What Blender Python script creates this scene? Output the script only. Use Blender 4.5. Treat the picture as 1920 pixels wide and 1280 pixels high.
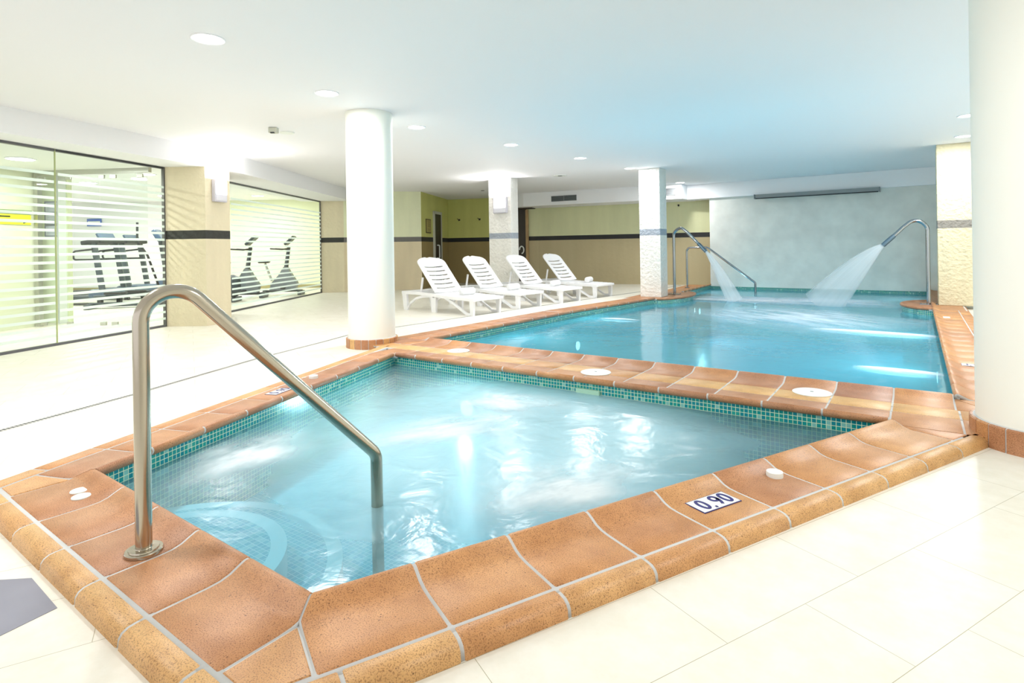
import bpy, bmesh, math, random
from mathutils import Vector, Matrix
random.seed(7)
S = bpy.context.scene
for o in list(bpy.data.objects): bpy.data.objects.remove(o)
COL = S.collection
PI = math.pi

# ------------------------------------------------------------------ camera
YAW, PITCH, ROLL = 0.613736, 1.665e-3, 1.554e-2
cam = bpy.data.objects.new('camera', bpy.data.cameras.new('camera')); COL.objects.link(cam)
cam.data.sensor_width = 36.0; cam.data.sensor_fit = 'HORIZONTAL'
cam.data.lens = 36.0 * 1074.7 / 1920.0
cam.data.shift_y = -(640.0 - 461.97) / 1920.0
cam.data.clip_start = 0.02; cam.data.clip_end = 200
cam.matrix_world = (Matrix.Translation((0, 0, 1.1)) @ Matrix.Rotation(YAW, 4, 'Z')
                    @ Matrix.Rotation(PI / 2 + PITCH, 4, 'X') @ Matrix.Rotation(-ROLL, 4, 'Z'))
S.camera = cam
# ------------------------------------------------------------------ world and exposure
w = bpy.data.worlds.new('world'); S.world = w; w.use_nodes = True
w.node_tree.nodes['Background'].inputs[0].default_value = (.98, 0.98, 1.0, 1)
w.node_tree.nodes['Background'].inputs[1].default_value = .95  # white ambient added as fill from the open side behind the camera
S.view_settings.view_transform = 'Standard'; S.view_settings.look = 'None'
S.view_settings.gamma = 1.0; S.view_settings.use_curve_mapping = False
S.view_settings.exposure = 0.48
DOWN_W, SCONCE_W, GYM_W, POOL_W = 24.0, 11.0, 36.0, 16.0

# ------------------------------------------------------------------ material helpers
def mat(name):
    m = bpy.data.materials.new(name); m.use_nodes = True
    nt = m.node_tree; return m, nt, nt.nodes['Principled BSDF']
def N(nt, t, **k):
    n = nt.nodes.new(t)
    for a, b in k.items(): setattr(n, a, b)
    return n
def noise_bump(nt, b, scale, strength, dist=0.01, detail=3, vec=None):
    n = N(nt, 'ShaderNodeTexNoise'); n.inputs['Scale'].default_value = scale; n.inputs['Detail'].default_value = detail
    tc = N(nt, 'ShaderNodeTexCoord'); nt.links.new(tc.outputs['Object'] if vec is None else vec, n.inputs['Vector'])
    bp = N(nt, 'ShaderNodeBump'); bp.inputs['Strength'].default_value = strength; bp.inputs['Distance'].default_value = dist
    nt.links.new(n.outputs['Fac'], bp.inputs['Height']); nt.links.new(bp.outputs['Normal'], b.inputs['Normal'])
    return n
def plain(name, col, rough=0.5, metal=0.0, bump=None, spec=0.5, var=0.0):
    m, nt, b = mat(name)
    b.inputs['Base Color'].default_value = (*col, 1); b.inputs['Roughness'].default_value = rough
    b.inputs['Metallic'].default_value = metal; b.inputs['Specular IOR Level'].default_value = spec
    if var:
        tc = N(nt, 'ShaderNodeTexCoord'); n = N(nt, 'ShaderNodeTexNoise'); n.inputs['Scale'].default_value = 3.0
        nt.links.new(tc.outputs['Object'], n.inputs['Vector'])
        r = N(nt, 'ShaderNodeValToRGB'); nt.links.new(n.outputs['Fac'], r.inputs['Fac'])
        r.color_ramp.elements[0].position = .3; r.color_ramp.elements[1].position = .7
        r.color_ramp.elements[0].color = (*[c * (1 - var) for c in col], 1); r.color_ramp.elements[1].color = (*[min(1, c * (1 + var)) for c in col], 1)
        nt.links.new(r.outputs['Color'], b.inputs['Base Color'])
    if bump: noise_bump(nt, b, bump[0], bump[1], bump[2] if len(bump) > 2 else .01)
    return m
def emis(name, col, s):
    m, nt, b = mat(name)
    b.inputs['Base Color'].default_value = (1, 1, 1, 1); b.inputs['Emission Color'].default_value = (*col, 1)
    b.inputs['Emission Strength'].default_value = s
    return m
def banded(name, low, up, band, lo=1.295, hi=1.42, bump=(14, .5, .03), rough=.6, tiles=None):
    """wall finish: lower colour, dark listel between heights lo and hi, upper colour"""
    m, nt, b = mat(name)
    g = N(nt, 'ShaderNodeNewGeometry'); sx = N(nt, 'ShaderNodeSeparateXYZ'); nt.links.new(g.outputs['Position'], sx.inputs[0])
    r = N(nt, 'ShaderNodeValToRGB'); r.color_ramp.interpolation = 'CONSTANT'
    dv = N(nt, 'ShaderNodeMath', operation='DIVIDE'); dv.inputs[1].default_value = 3.0
    nt.links.new(sx.outputs['Z'], dv.inputs[0]); nt.links.new(dv.outputs[0], r.inputs['Fac'])
    e = r.color_ramp.elements; e[0].position = 0; e[0].color = (*low, 1)
    e[1].position = lo / 3; e[1].color = (*band, 1)
    x = e.new(hi / 3); x.color = (*up, 1)
    n = N(nt, 'ShaderNodeTexNoise'); n.inputs['Scale'].default_value = 1.3; n.inputs['Detail'].default_value = 6
    mp = N(nt, 'ShaderNodeMapping'); mp.inputs['Scale'].default_value = (3, 3, .5)
    nt.links.new(g.outputs['Position'], mp.inputs[0]); nt.links.new(mp.outputs[0], n.inputs['Vector'])
    mx = N(nt, 'ShaderNodeMix', data_type='RGBA', blend_type='MULTIPLY'); mx.inputs[0].default_value = 1
    r2 = N(nt, 'ShaderNodeValToRGB'); r2.color_ramp.elements[0].color = (.86, .86, .86, 1); r2.color_ramp.elements[1].color = (1.08, 1.08, 1.08, 1)
    nt.links.new(n.outputs['Fac'], r2.inputs['Fac']); nt.links.new(r.outputs['Color'], mx.inputs[6]); nt.links.new(r2.outputs['Color'], mx.inputs[7])
    nt.links.new(mx.outputs[2], b.inputs['Base Color']); b.inputs['Roughness'].default_value = rough
    n2 = N(nt, 'ShaderNodeTexNoise'); n2.inputs['Scale'].default_value = bump[0]; n2.inputs['Detail'].default_value = 4
    nt.links.new(g.outputs['Position'], n2.inputs['Vector'])
    bp = N(nt, 'ShaderNodeBump'); bp.inputs['Strength'].default_value = bump[1]; bp.inputs['Distance'].default_value = bump[2]
    nt.links.new(n2.outputs['Fac'], bp.inputs['Height']); nt.links.new(bp.outputs['Normal'], b.inputs['Normal'])
    return m
def terracotta():
    m, nt, b = mat('terracotta_tile')
    a = N(nt, 'ShaderNodeAttribute', attribute_name='tint')
    r = N(nt, 'ShaderNodeValToRGB'); nt.links.new(a.outputs['Fac'], r.inputs['Fac'])
    e = r.color_ramp.elements; e[0].position = 0; e[0].color = (.42, .20, .12, 1); e[1].position = 1; e[1].color = (.74, .45, .18, 1)
    x = e.new(.45); x.color = (.60, .285, .11, 1)
    g = N(nt, 'ShaderNodeNewGeometry')
    n = N(nt, 'ShaderNodeTexNoise'); n.inputs['Scale'].default_value = 9; n.inputs['Detail'].default_value = 5
    nt.links.new(g.outputs['Position'], n.inputs['Vector'])
    r2 = N(nt, 'ShaderNodeValToRGB'); r2.color_ramp.elements[0].position = .3; r2.color_ramp.elements[1].position = .7
    r2.color_ramp.elements[0].color = (.86, .80, .74, 1); r2.color_ramp.elements[1].color = (1.1, 1.12, 1.16, 1)
    nt.links.new(n.outputs['Fac'], r2.inputs['Fac'])
    mx = N(nt, 'ShaderNodeMix', data_type='RGBA', blend_type='MULTIPLY'); mx.inputs[0].default_value = 1
    nt.links.new(r.outputs['Color'], mx.inputs[6]); nt.links.new(r2.outputs['Color'], mx.inputs[7])
    # fine grain and dark iron specks
    f = N(nt, 'ShaderNodeTexNoise'); f.inputs['Scale'].default_value = 260; f.inputs['Detail'].default_value = 2
    nt.links.new(g.outputs['Position'], f.inputs['Vector'])
    r3 = N(nt, 'ShaderNodeValToRGB'); r3.color_ramp.elements[0].position = .33; r3.color_ramp.elements[1].position = .50
    r3.color_ramp.elements[0].color = (.38, .30, .24, 1); r3.color_ramp.elements[1].color = (1, 1, 1, 1)
    nt.links.new(f.outputs['Fac'], r3.inputs['Fac'])
    mx2 = N(nt, 'ShaderNodeMix', data_type='RGBA', blend_type='MULTIPLY'); mx2.inputs[0].default_value = .8
    nt.links.new(mx.outputs[2], mx2.inputs[6]); nt.links.new(r3.outputs['Color'], mx2.inputs[7])
    v = N(nt, 'ShaderNodeTexVoronoi'); v.inputs['Scale'].default_value = 34
    nt.links.new(g.outputs['Position'], v.inputs['Vector'])
    r4 = N(nt, 'ShaderNodeValToRGB'); r4.color_ramp.elements[0].position = .06; r4.color_ramp.elements[1].position = .10
    r4.color_ramp.elements[0].color = (.16, .09, .06, 1); r4.color_ramp.elements[1].color = (1, 1, 1, 1)
    nt.links.new(v.outputs['Distance'], r4.inputs['Fac'])
    mx3 = N(nt, 'ShaderNodeMix', data_type='RGBA', blend_type='MULTIPLY'); mx3.inputs[0].default_value = .8
    nt.links.new(mx2.outputs[2], mx3.inputs[6]); nt.links.new(r4.outputs['Color'], mx3.inputs[7])
    nt.links.new(mx3.outputs[2], b.inputs['Base Color'])
    b.inputs['Roughness'].default_value = .42
    bp = N(nt, 'ShaderNodeBump'); bp.inputs['Strength'].default_value = .25; bp.inputs['Distance'].default_value = .003
    nt.links.new(f.outputs['Fac'], bp.inputs['Height']); nt.links.new(bp.outputs['Normal'], b.inputs['Normal'])
    return m
def mosaic(name, cols, grout, rough=.2, pitch=.0266, grout_w=.0035):
    """25 mm glass mosaic laid by the UV map, one uv unit is a metre"""
    m, nt, b = mat(name)
    uv = N(nt, 'ShaderNodeUVMap'); uv.uv_map = 'UVMap'
    br = N(nt, 'ShaderNodeTexBrick'); br.offset = 0; br.squash = 1
    br.inputs['Scale'].default_value = 1; br.inputs['Brick Width'].default_value = pitch; br.inputs['Row Height'].default_value = pitch
    br.inputs['Mortar Size'].default_value = grout_w / 2; br.inputs['Mortar Smooth'].default_value = .1
    nt.links.new(uv.outputs['UV'], br.inputs['Vector'])
    dv = N(nt, 'ShaderNodeVectorMath', operation='DIVIDE'); dv.inputs[1].default_value = (pitch, pitch, pitch)
    nt.links.new(uv.outputs['UV'], dv.inputs[0])
    fl = N(nt, 'ShaderNodeVectorMath', operation='FLOOR'); nt.links.new(dv.outputs[0], fl.inputs[0])
    wn = N(nt, 'ShaderNodeTexWhiteNoise', noise_dimensions='2D'); nt.links.new(fl.outputs[0], wn.inputs['Vector'])
    r = N(nt, 'ShaderNodeValToRGB'); r.color_ramp.interpolation = 'CONSTANT'
    nt.links.new(wn.outputs['Value'], r.inputs['Fac'])
    e = r.color_ramp.elements; e[0].color = (*cols[0], 1); e[1].position = .4; e[1].color = (*cols[1], 1)
    x = e.new(.75); x.color = (*cols[2], 1); x = e.new(.92); x.color = (*cols[3], 1)
    mx = N(nt, 'ShaderNodeMix', data_type='RGBA'); nt.links.new(br.outputs['Fac'], mx.inputs[0])
    nt.links.new(r.outputs['Color'], mx.inputs[6]); mx.inputs[7].default_value = (*grout, 1)
    nt.links.new(mx.outputs[2], b.inputs['Base Color']); b.inputs['Roughness'].default_value = rough
    return m
def stone_floor():
    m, nt, b = mat('cream_stone_floor')
    g = N(nt, 'ShaderNodeNewGeometry')
    mp = N(nt, 'ShaderNodeMapping'); mp.vector_type = 'TEXTURE'
    mp.inputs['Location'].default_value = (-.56, 1.371, 0); mp.inputs['Rotation'].default_value = (0, 0, math.atan2(.903, .43))
    nt.links.new(g.outputs['Position'], mp.inputs[0])
    br = N(nt, 'ShaderNodeTexBrick'); br.offset = .55; br.inputs['Scale'].default_value = 1
    br.inputs['Brick Width'].default_value = .626; br.inputs['Row Height'].default_value = .305
    br.inputs['Mortar Size'].default_value = .0011; br.inputs['Mortar Smooth'].default_value = .3
    nt.links.new(mp.outputs[0], br.inputs['Vector'])
    n = N(nt, 'ShaderNodeTexNoise'); n.inputs['Scale'].default_value = 5; n.inputs['Detail'].default_value = 8; n.inputs['Roughness'].default_value = .7
    nt.links.new(g.outputs['Position'], n.inputs['Vector'])
    r = N(nt, 'ShaderNodeValToRGB'); e = r.color_ramp.elements
    e[0].position = .3; e[0].color = (.79, .745, .63, 1); e[1].position = .62; e[1].color = (.87, .835, .745, 1)
    nt.links.new(n.outputs['Fac'], r.inputs['Fac'])
    mx = N(nt, 'ShaderNodeMix', data_type='RGBA'); nt.links.new(br.outputs['Fac'], mx.inputs[0])
    nt.links.new(r.outputs['Color'], mx.inputs[6]); mx.inputs[7].default_value = (.42, .38, .25, 1)
    nt.links.new(mx.outputs[2], b.inputs['Base Color']); b.inputs['Roughness'].default_value = .38
    b.inputs['Specular IOR Level'].default_value = .35
    return m
def glass(name, tint=(.955, .985, .965)):
    m, nt, b = mat(name); nt.nodes.remove(b)
    out = nt.nodes['Material Output']
    t = N(nt, 'ShaderNodeBsdfTransparent'); t.inputs[0].default_value = (*tint, 1)
    g = N(nt, 'ShaderNodeBsdfGlossy'); g.inputs['Roughness'].default_value = .01
    f = N(nt, 'ShaderNodeFresnel'); f.inputs['IOR'].default_value = 1.45
    ge = N(nt, 'ShaderNodeNewGeometry'); iv = N(nt, 'ShaderNodeMath', operation='SUBTRACT'); iv.inputs[0].default_value = 1; nt.links.new(ge.outputs['Backfacing'], iv.inputs[1])
    ff = N(nt, 'ShaderNodeMath', operation='MULTIPLY'); nt.links.new(f.outputs[0], ff.inputs[0]); nt.links.new(iv.outputs[0], ff.inputs[1])
    mx = N(nt, 'ShaderNodeMixShader'); nt.links.new(ff.outputs[0], mx.inputs[0]); nt.links.new(t.outputs[0], mx.inputs[1]); nt.links.new(g.outputs[0], mx.inputs[2])
    nt.links.new(mx.outputs[0], out.inputs['Surface']); return m
def frosted(name):
    m, nt, b = mat(name); nt.nodes.remove(b); out = nt.nodes['Material Output']
    t = N(nt, 'ShaderNodeBsdfTransparent'); t.inputs[0].default_value = (1, 1, 1, 1)
    d = N(nt, 'ShaderNodeBsdfDiffuse'); d.inputs[0].default_value = (.86, .93, .9, 1)
    tr = N(nt, 'ShaderNodeBsdfTranslucent'); tr.inputs[0].default_value = (.86, .93, .9, 1)
    a = N(nt, 'ShaderNodeMixShader'); a.inputs[0].default_value = .5; nt.links.new(d.outputs[0], a.inputs[1]); nt.links.new(tr.outputs[0], a.inputs[2])
    mx = N(nt, 'ShaderNodeMixShader'); mx.inputs[0].default_value = .78
    nt.links.new(t.outputs[0], mx.inputs[1]); nt.links.new(a.outputs[0], mx.inputs[2]); nt.links.new(mx.outputs[0], out.inputs['Surface']); return m
def water(name, tint, milk, milk_amt, scale, strength, rough, centre=None):
    """tinted clear body, a little milky with fine air, under a rippled reflecting surface"""
    m, nt, b = mat(name); nt.nodes.remove(b); out = nt.nodes['Material Output']
    g = N(nt, 'ShaderNodeNewGeometry')
    n = N(nt, 'ShaderNodeTexNoise'); n.inputs['Scale'].default_value = scale; n.inputs['Detail'].default_value = 4; n.inputs['Distortion'].default_value = .6
    nt.links.new(g.outputs['Position'], n.inputs['Vector'])
    bp = N(nt, 'ShaderNodeBump'); bp.inputs['Strength'].default_value = strength; bp.inputs['Distance'].default_value = .02
    nt.links.new(n.outputs['Fac'], bp.inputs['Height'])
    t = N(nt, 'ShaderNodeBsdfTransparent'); t.inputs[0].default_value = (*tint, 1)
    d = N(nt, 'ShaderNodeBsdfDiffuse'); d.inputs[0].default_value = (*milk, 1)
    n2 = N(nt, 'ShaderNodeTexNoise'); n2.inputs['Scale'].default_value = 1.1; n2.inputs['Detail'].default_value = 3; nt.links.new(g.outputs['Position'], n2.inputs['Vector'])
    mr = N(nt, 'ShaderNodeMapRange'); mr.inputs['From Min'].default_value = .3; mr.inputs['From Max'].default_value = .7
    mr.inputs['To Min'].default_value = milk_amt[0]; mr.inputs['To Max'].default_value = milk_amt[1]; nt.links.new(n2.outputs['Fac'], mr.inputs['Value'])
    src = mr.outputs[0]
    if centre:      # the air jets cloud the middle of the basin more than its edges
        vd = N(nt, 'ShaderNodeVectorMath', operation='DISTANCE'); nt.links.new(g.outputs['Position'], vd.inputs[0]); vd.inputs[1].default_value = (centre[0], centre[1], -.04)
        m2 = N(nt, 'ShaderNodeMapRange', interpolation_type='SMOOTHSTEP'); m2.inputs['From Min'].default_value = centre[2]; m2.inputs['From Max'].default_value = centre[3]
        m2.inputs['To Min'].default_value = centre[4]; m2.inputs['To Max'].default_value = 0; nt.links.new(vd.outputs['Value'], m2.inputs['Value'])
        ad = N(nt, 'ShaderNodeMath', operation='ADD', use_clamp=True); nt.links.new(mr.outputs[0], ad.inputs[0]); nt.links.new(m2.outputs[0], ad.inputs[1]); src = ad.outputs[0]
    tl = N(nt, 'ShaderNodeBsdfTranslucent'); tl.inputs[0].default_value = (*milk, 1)
    dm = N(nt, 'ShaderNodeMixShader'); dm.inputs[0].default_value = .35; nt.links.new(d.outputs[0], dm.inputs[1]); nt.links.new(tl.outputs[0], dm.inputs[2])
    a = N(nt, 'ShaderNodeMixShader'); nt.links.new(src, a.inputs[0]); nt.links.new(t.outputs[0], a.inputs[1]); nt.links.new(dm.outputs[0], a.inputs[2])
    gl = N(nt, 'ShaderNodeBsdfGlossy'); gl.inputs['Roughness'].default_value = rough; nt.links.new(bp.outputs['Normal'], gl.inputs['Normal'])
    f = N(nt, 'ShaderNodeFresnel'); f.inputs['IOR'].default_value = 1.36; nt.links.new(bp.outputs['Normal'], f.inputs['Normal'])
    mx = N(nt, 'ShaderNodeMixShader'); nt.links.new(f.outputs[0], mx.inputs[0]); nt.links.new(a.outputs[0], mx.inputs[1]); nt.links.new(gl.outputs[0], mx.inputs[2])
    nt.links.new(mx.outputs[0], out.inputs['Surface']); return m
def falling(name):
    """smooth aerated water: dense at the nozzle, thinner below and where the stream is shallow to look through"""
    m, nt, b = mat(name); nt.nodes.remove(b); out = nt.nodes['Material Output']
    uv = N(nt, 'ShaderNodeUVMap'); uv.uv_map = 'UVMap'; sp = N(nt, 'ShaderNodeSeparateXYZ'); nt.links.new(uv.outputs[0], sp.inputs[0])
    mp = N(nt, 'ShaderNodeMapping'); mp.inputs['Scale'].default_value = (1.0, 14, 1); nt.links.new(uv.outputs[0], mp.inputs[0])
    n = N(nt, 'ShaderNodeTexNoise'); n.inputs['Scale'].default_value = 1; n.inputs['Detail'].default_value = 3; nt.links.new(mp.outputs[0], n.inputs['Vector'])
    mr = N(nt, 'ShaderNodeMapRange'); mr.inputs['From Min'].default_value = .3; mr.inputs['From Max'].default_value = .7; mr.inputs['To Min'].default_value = .8; nt.links.new(n.outputs['Fac'], mr.inputs['Value'])
    fa_ = N(nt, 'ShaderNodeMapRange'); fa_.inputs['To Min'].default_value = .85; fa_.inputs['To Max'].default_value = .42; nt.links.new(sp.outputs[0], fa_.inputs['Value'])
    lw = N(nt, 'ShaderNodeLayerWeight'); lw.inputs['Blend'].default_value = .5
    iv = N(nt, 'ShaderNodeMath', operation='SUBTRACT'); iv.inputs[0].default_value = 1; nt.links.new(lw.outputs['Facing'], iv.inputs[1])
    pw = N(nt, 'ShaderNodeMath', operation='POWER'); nt.links.new(iv.outputs[0], pw.inputs[0]); pw.inputs[1].default_value = .8
    k = N(nt, 'ShaderNodeMath', operation='MULTIPLY'); nt.links.new(mr.outputs[0], k.inputs[0]); nt.links.new(fa_.outputs[0], k.inputs[1])
    k2 = N(nt, 'ShaderNodeMath', operation='MULTIPLY', use_clamp=True); nt.links.new(k.outputs[0], k2.inputs[0]); nt.links.new(pw.outputs[0], k2.inputs[1])
    t = N(nt, 'ShaderNodeBsdfTransparent'); d = N(nt, 'ShaderNodeBsdfDiffuse'); d.inputs[0].default_value = (.93, .97, 1, 1)
    tr = N(nt, 'ShaderNodeBsdfTranslucent'); tr.inputs[0].default_value = (.93, .97, 1, 1)
    a = N(nt, 'ShaderNodeMixShader'); nt.links.new(d.outputs[0], a.inputs[1]); nt.links.new(tr.outputs[0], a.inputs[2])
    mx = N(nt, 'ShaderNodeMixShader'); nt.links.new(k2.outputs[0], mx.inputs[0]); nt.links.new(t.outputs[0], mx.inputs[1]); nt.links.new(a.outputs[0], mx.inputs[2])
    nt.links.new(mx.outputs[0], out.inputs['Surface']); return m
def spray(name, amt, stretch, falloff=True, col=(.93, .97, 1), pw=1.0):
    """white aerated water and painted glow, thinning to the edges of its UV square"""
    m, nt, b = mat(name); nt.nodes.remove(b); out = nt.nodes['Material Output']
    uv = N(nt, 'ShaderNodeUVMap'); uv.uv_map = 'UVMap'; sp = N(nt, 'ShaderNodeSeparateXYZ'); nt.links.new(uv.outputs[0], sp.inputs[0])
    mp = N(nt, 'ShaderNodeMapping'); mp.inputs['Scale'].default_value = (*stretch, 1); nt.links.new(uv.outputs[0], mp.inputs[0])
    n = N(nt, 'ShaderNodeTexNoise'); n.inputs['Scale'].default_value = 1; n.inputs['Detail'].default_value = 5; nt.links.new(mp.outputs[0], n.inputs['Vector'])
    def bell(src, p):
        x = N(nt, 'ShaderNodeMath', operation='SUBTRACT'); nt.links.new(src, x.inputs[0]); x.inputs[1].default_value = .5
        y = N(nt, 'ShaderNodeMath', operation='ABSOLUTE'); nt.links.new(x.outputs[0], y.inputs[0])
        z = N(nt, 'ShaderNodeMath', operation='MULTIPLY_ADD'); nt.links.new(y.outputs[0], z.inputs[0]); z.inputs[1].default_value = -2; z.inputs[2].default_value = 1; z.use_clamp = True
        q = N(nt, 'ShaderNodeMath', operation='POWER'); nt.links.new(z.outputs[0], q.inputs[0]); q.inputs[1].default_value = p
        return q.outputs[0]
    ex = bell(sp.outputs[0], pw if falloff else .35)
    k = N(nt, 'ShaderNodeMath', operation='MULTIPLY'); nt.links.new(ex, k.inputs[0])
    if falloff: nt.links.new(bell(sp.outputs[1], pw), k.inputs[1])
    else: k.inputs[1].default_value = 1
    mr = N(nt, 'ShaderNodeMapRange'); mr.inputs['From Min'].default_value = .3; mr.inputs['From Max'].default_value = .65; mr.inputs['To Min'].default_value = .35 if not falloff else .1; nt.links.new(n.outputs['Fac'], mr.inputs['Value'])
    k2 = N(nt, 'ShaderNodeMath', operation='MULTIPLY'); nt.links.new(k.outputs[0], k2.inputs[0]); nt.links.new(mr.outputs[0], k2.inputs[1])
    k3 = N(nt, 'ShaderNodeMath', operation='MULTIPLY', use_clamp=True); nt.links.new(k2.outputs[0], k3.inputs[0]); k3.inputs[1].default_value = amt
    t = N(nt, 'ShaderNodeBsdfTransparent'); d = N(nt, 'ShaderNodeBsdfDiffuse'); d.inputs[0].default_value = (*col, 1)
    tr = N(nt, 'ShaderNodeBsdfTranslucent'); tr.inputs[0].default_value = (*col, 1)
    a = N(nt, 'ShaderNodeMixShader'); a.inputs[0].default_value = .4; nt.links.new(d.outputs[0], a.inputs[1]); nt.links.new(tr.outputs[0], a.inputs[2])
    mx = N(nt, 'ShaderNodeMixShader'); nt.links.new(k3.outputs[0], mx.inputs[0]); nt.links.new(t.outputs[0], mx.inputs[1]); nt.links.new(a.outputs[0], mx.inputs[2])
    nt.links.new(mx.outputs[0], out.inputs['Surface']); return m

M_WHITE = plain('white_paint', (.91, .91, .93), .75, bump=(60, .08, .004))
M_TERRA = terracotta()
M_GROUT = plain('grey_grout', (.60, .60, .59), .8, bump=(90, .4, .003))
M_MOS = mosaic('teal_mosaic', [(.0, .27, .26), (.0, .24, .29), (.01, .32, .28), (.2, .5, .46)], (.72, .82, .55))
M_MOSF = mosaic('lit_aqua_mosaic', [(.30, .60, .68), (.24, .55, .66), (.36, .66, .70), (.5, .74, .76)], (.80, .90, .92), .3)  # whirlpool floor paled, the underwater lighting is in its colour
M_MOSB = mosaic('blue_mosaic', [(.07, .42, .62), (.05, .36, .58), (.09, .47, .64), (.2, .55, .68)], (.45, .75, .80), .3)
M_FLOOR = stone_floor()
M_LEFT = banded('cream_render_dark_listel', (.76, .67, .47), (.78, .69, .49), (.035, .035, .03))
M_WALL = banded('beige_and_lime_wall', (.50, .42, .25), (.71, .72, .44), (.018, .018, .02), bump=(9, .25, .02))
M_RECESS = banded('shaded_beige_lime_wall', (.36, .27, .11), (.66, .66, .22), (.016, .016, .018), bump=(9, .25, .02))  # beige and lime wall darkened, the recess shade is in the colour
M_WALLW = banded('cream_wall_with_glow', (.74, .63, .43), (.84, .86, .60), (.16, .15, .14), bump=(12, .5, .03))  # brighter wall colour, the glow washing over it is painted in
M_PIL = banded('white_textured_pillar', (.84, .82, .76), (.86, .84, .79), (.36, .40, .46), bump=(16, .8, .04))
M_PILR = banded('cream_textured_pillar', (.76, .68, .46), (.78, .70, .48), (.27, .25, .22), bump=(16, .8, .04))
M_FAR = plain('pale_stone_cladding', (.74, .75, .70), .6, bump=(7, .35, .02), var=.07)
M_COLUMN = plain('ivory_column_paint', (.92, .92, .85), .55)
M_GLASS = glass('clear_glass'); M_FROST = frosted('frosted_film')
M_STEEL = plain('brushed_steel', (.50, .45, .37), .18, 1.0)
M_CHROME = plain('polished_steel', (.38, .41, .44), .15, 1.0)
M_ALU = plain('aluminium', (.55, .55, .52), .35, .9)
M_GREY = plain('dark_grey_plastic', (.06, .075, .09), .4)
M_BLACK = plain('black_rubber', (.015, .015, .018), .5)
M_PLASTIC = plain('white_resin', (.88, .88, .89), .4)
M_TOWEL = plain('white_towel', (.9, .9, .9), .95, bump=(180, .6, .01))
M_LID = plain('white_lid_plastic', (.85, .87, .83), .4)
M_NAVY = plain('navy_print', (.025, .015, .16), .4)
M_WOOD = plain('dark_sauna_wood', (.035, .025, .018), .5, var=.2)
M_OAK = plain('light_wood_frame', (.46, .30, .14), .5, var=.15)
M_VENT = plain('vent_grey', (.09, .105, .11), .5)
M_SKIRT = plain('olive_skirting', (.36, .32, .15), .5)
M_GYMWALL = plain('gym_wall_paint', (.82, .86, .62), .7)
M_GYMWHITE = plain('gym_white_paint', (.88, .88, .88), .7)
M_LAMP = emis('lamp_glow', (1, .98, .95), 9.0)
M_LENS = emis('pool_lamp_glow', (.9, .98, 1), 2.5)
M_SCON = emis('sconce_glow', (1, .98, .96), 1.5)
M_WATER1 = water('spa_water', (.47, .84, .94), (.58, .89, .98), (.10, .26), 5, .42, .2, (-2.1, 2.95, .6, 1.65, .68))
M_WATER2 = water('pool_water', (.34, .80, .93), (.14, .66, .86), (.48, .60), 4.5, .22, .08)
M_DARKTILE = plain('grey_slate_tile', (.26, .26, .31), .6, var=.15)

# ------------------------------------------------------------------ mesh helpers
def link(name, me, m, parent=None):
    o = bpy.data.objects.new(name, me); COL.objects.link(o)
    if m is not None:
        for k in (m if isinstance(m, (list, tuple)) else [m]): me.materials.append(k)
    if parent is not None: o.parent = parent
    return o
def obj(name, bm, m, parent=None, smooth=False):
    me = bpy.data.meshes.new(name)
    bmesh.ops.recalc_face_normals(bm, faces=bm.faces)
    bm.to_mesh(me); bm.free()
    if smooth:
        me.polygons.foreach_set('use_smooth', [True] * len(me.polygons))
        me.set_sharp_from_angle(angle=math.radians(35))
    return link(name, me, m, parent)
def tag(o, label=None, cat=None, group=None, kind=None):
    if label: o['label'] = label
    if cat: o['category'] = cat
    if group: o['group'] = group
    if kind: o['kind'] = kind
    return o
def thing(name, label, cat, loc=(0, 0, 0), rz=0, group=None):
    o = bpy.data.objects.new(name, None); COL.objects.link(o); o.empty_display_size = .1
    o.location = loc; o.rotation_euler = (0, 0, rz)
    return tag(o, label, cat, group)
def struct(name, bm, m, smooth=False): return tag(obj(name, bm, m, None, smooth), kind='structure')
def box(bm, c, s, rz=0, bev=0, rot=None):
    r = bmesh.ops.create_cube(bm, size=1); vs = r['verts']
    bmesh.ops.scale(bm, verts=vs, vec=s)
    if bev:
        es = list({e for v in vs for e in v.link_edges})
        q = bmesh.ops.bevel(bm, geom=es, offset=bev, segments=2, affect='EDGES', profile=.5)
        vs = list({v for f in q['faces'] for v in f.verts} | {v for v in vs if v.is_valid})
    mtx = Matrix.Translation(c) @ (rot if rot is not None else Matrix.Rotation(rz, 4, 'Z'))
    bmesh.ops.transform(bm, matrix=mtx, verts=vs)
    return vs
def prism(bm, pts, z0, z1):
    a = [bm.verts.new((p[0], p[1], z0)) for p in pts]; b = [bm.verts.new((p[0], p[1], z1)) for p in pts]
    n = len(pts); bm.faces.new(a[::-1]); bm.faces.new(b)
    for i in range(n): bm.faces.new((a[i], a[(i + 1) % n], b[(i + 1) % n], b[i]))
def slab(bm, a, b, th, z0, z1, side=1):
    """vertical slab along a-b with thickness th to one side"""
    a = Vector(a[:2]); b = Vector(b[:2]); d = (b - a).normalized(); n = Vector((-d.y, d.x)) * th * side
    prism(bm, [a, b, b + n, a + n], z0, z1)
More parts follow.
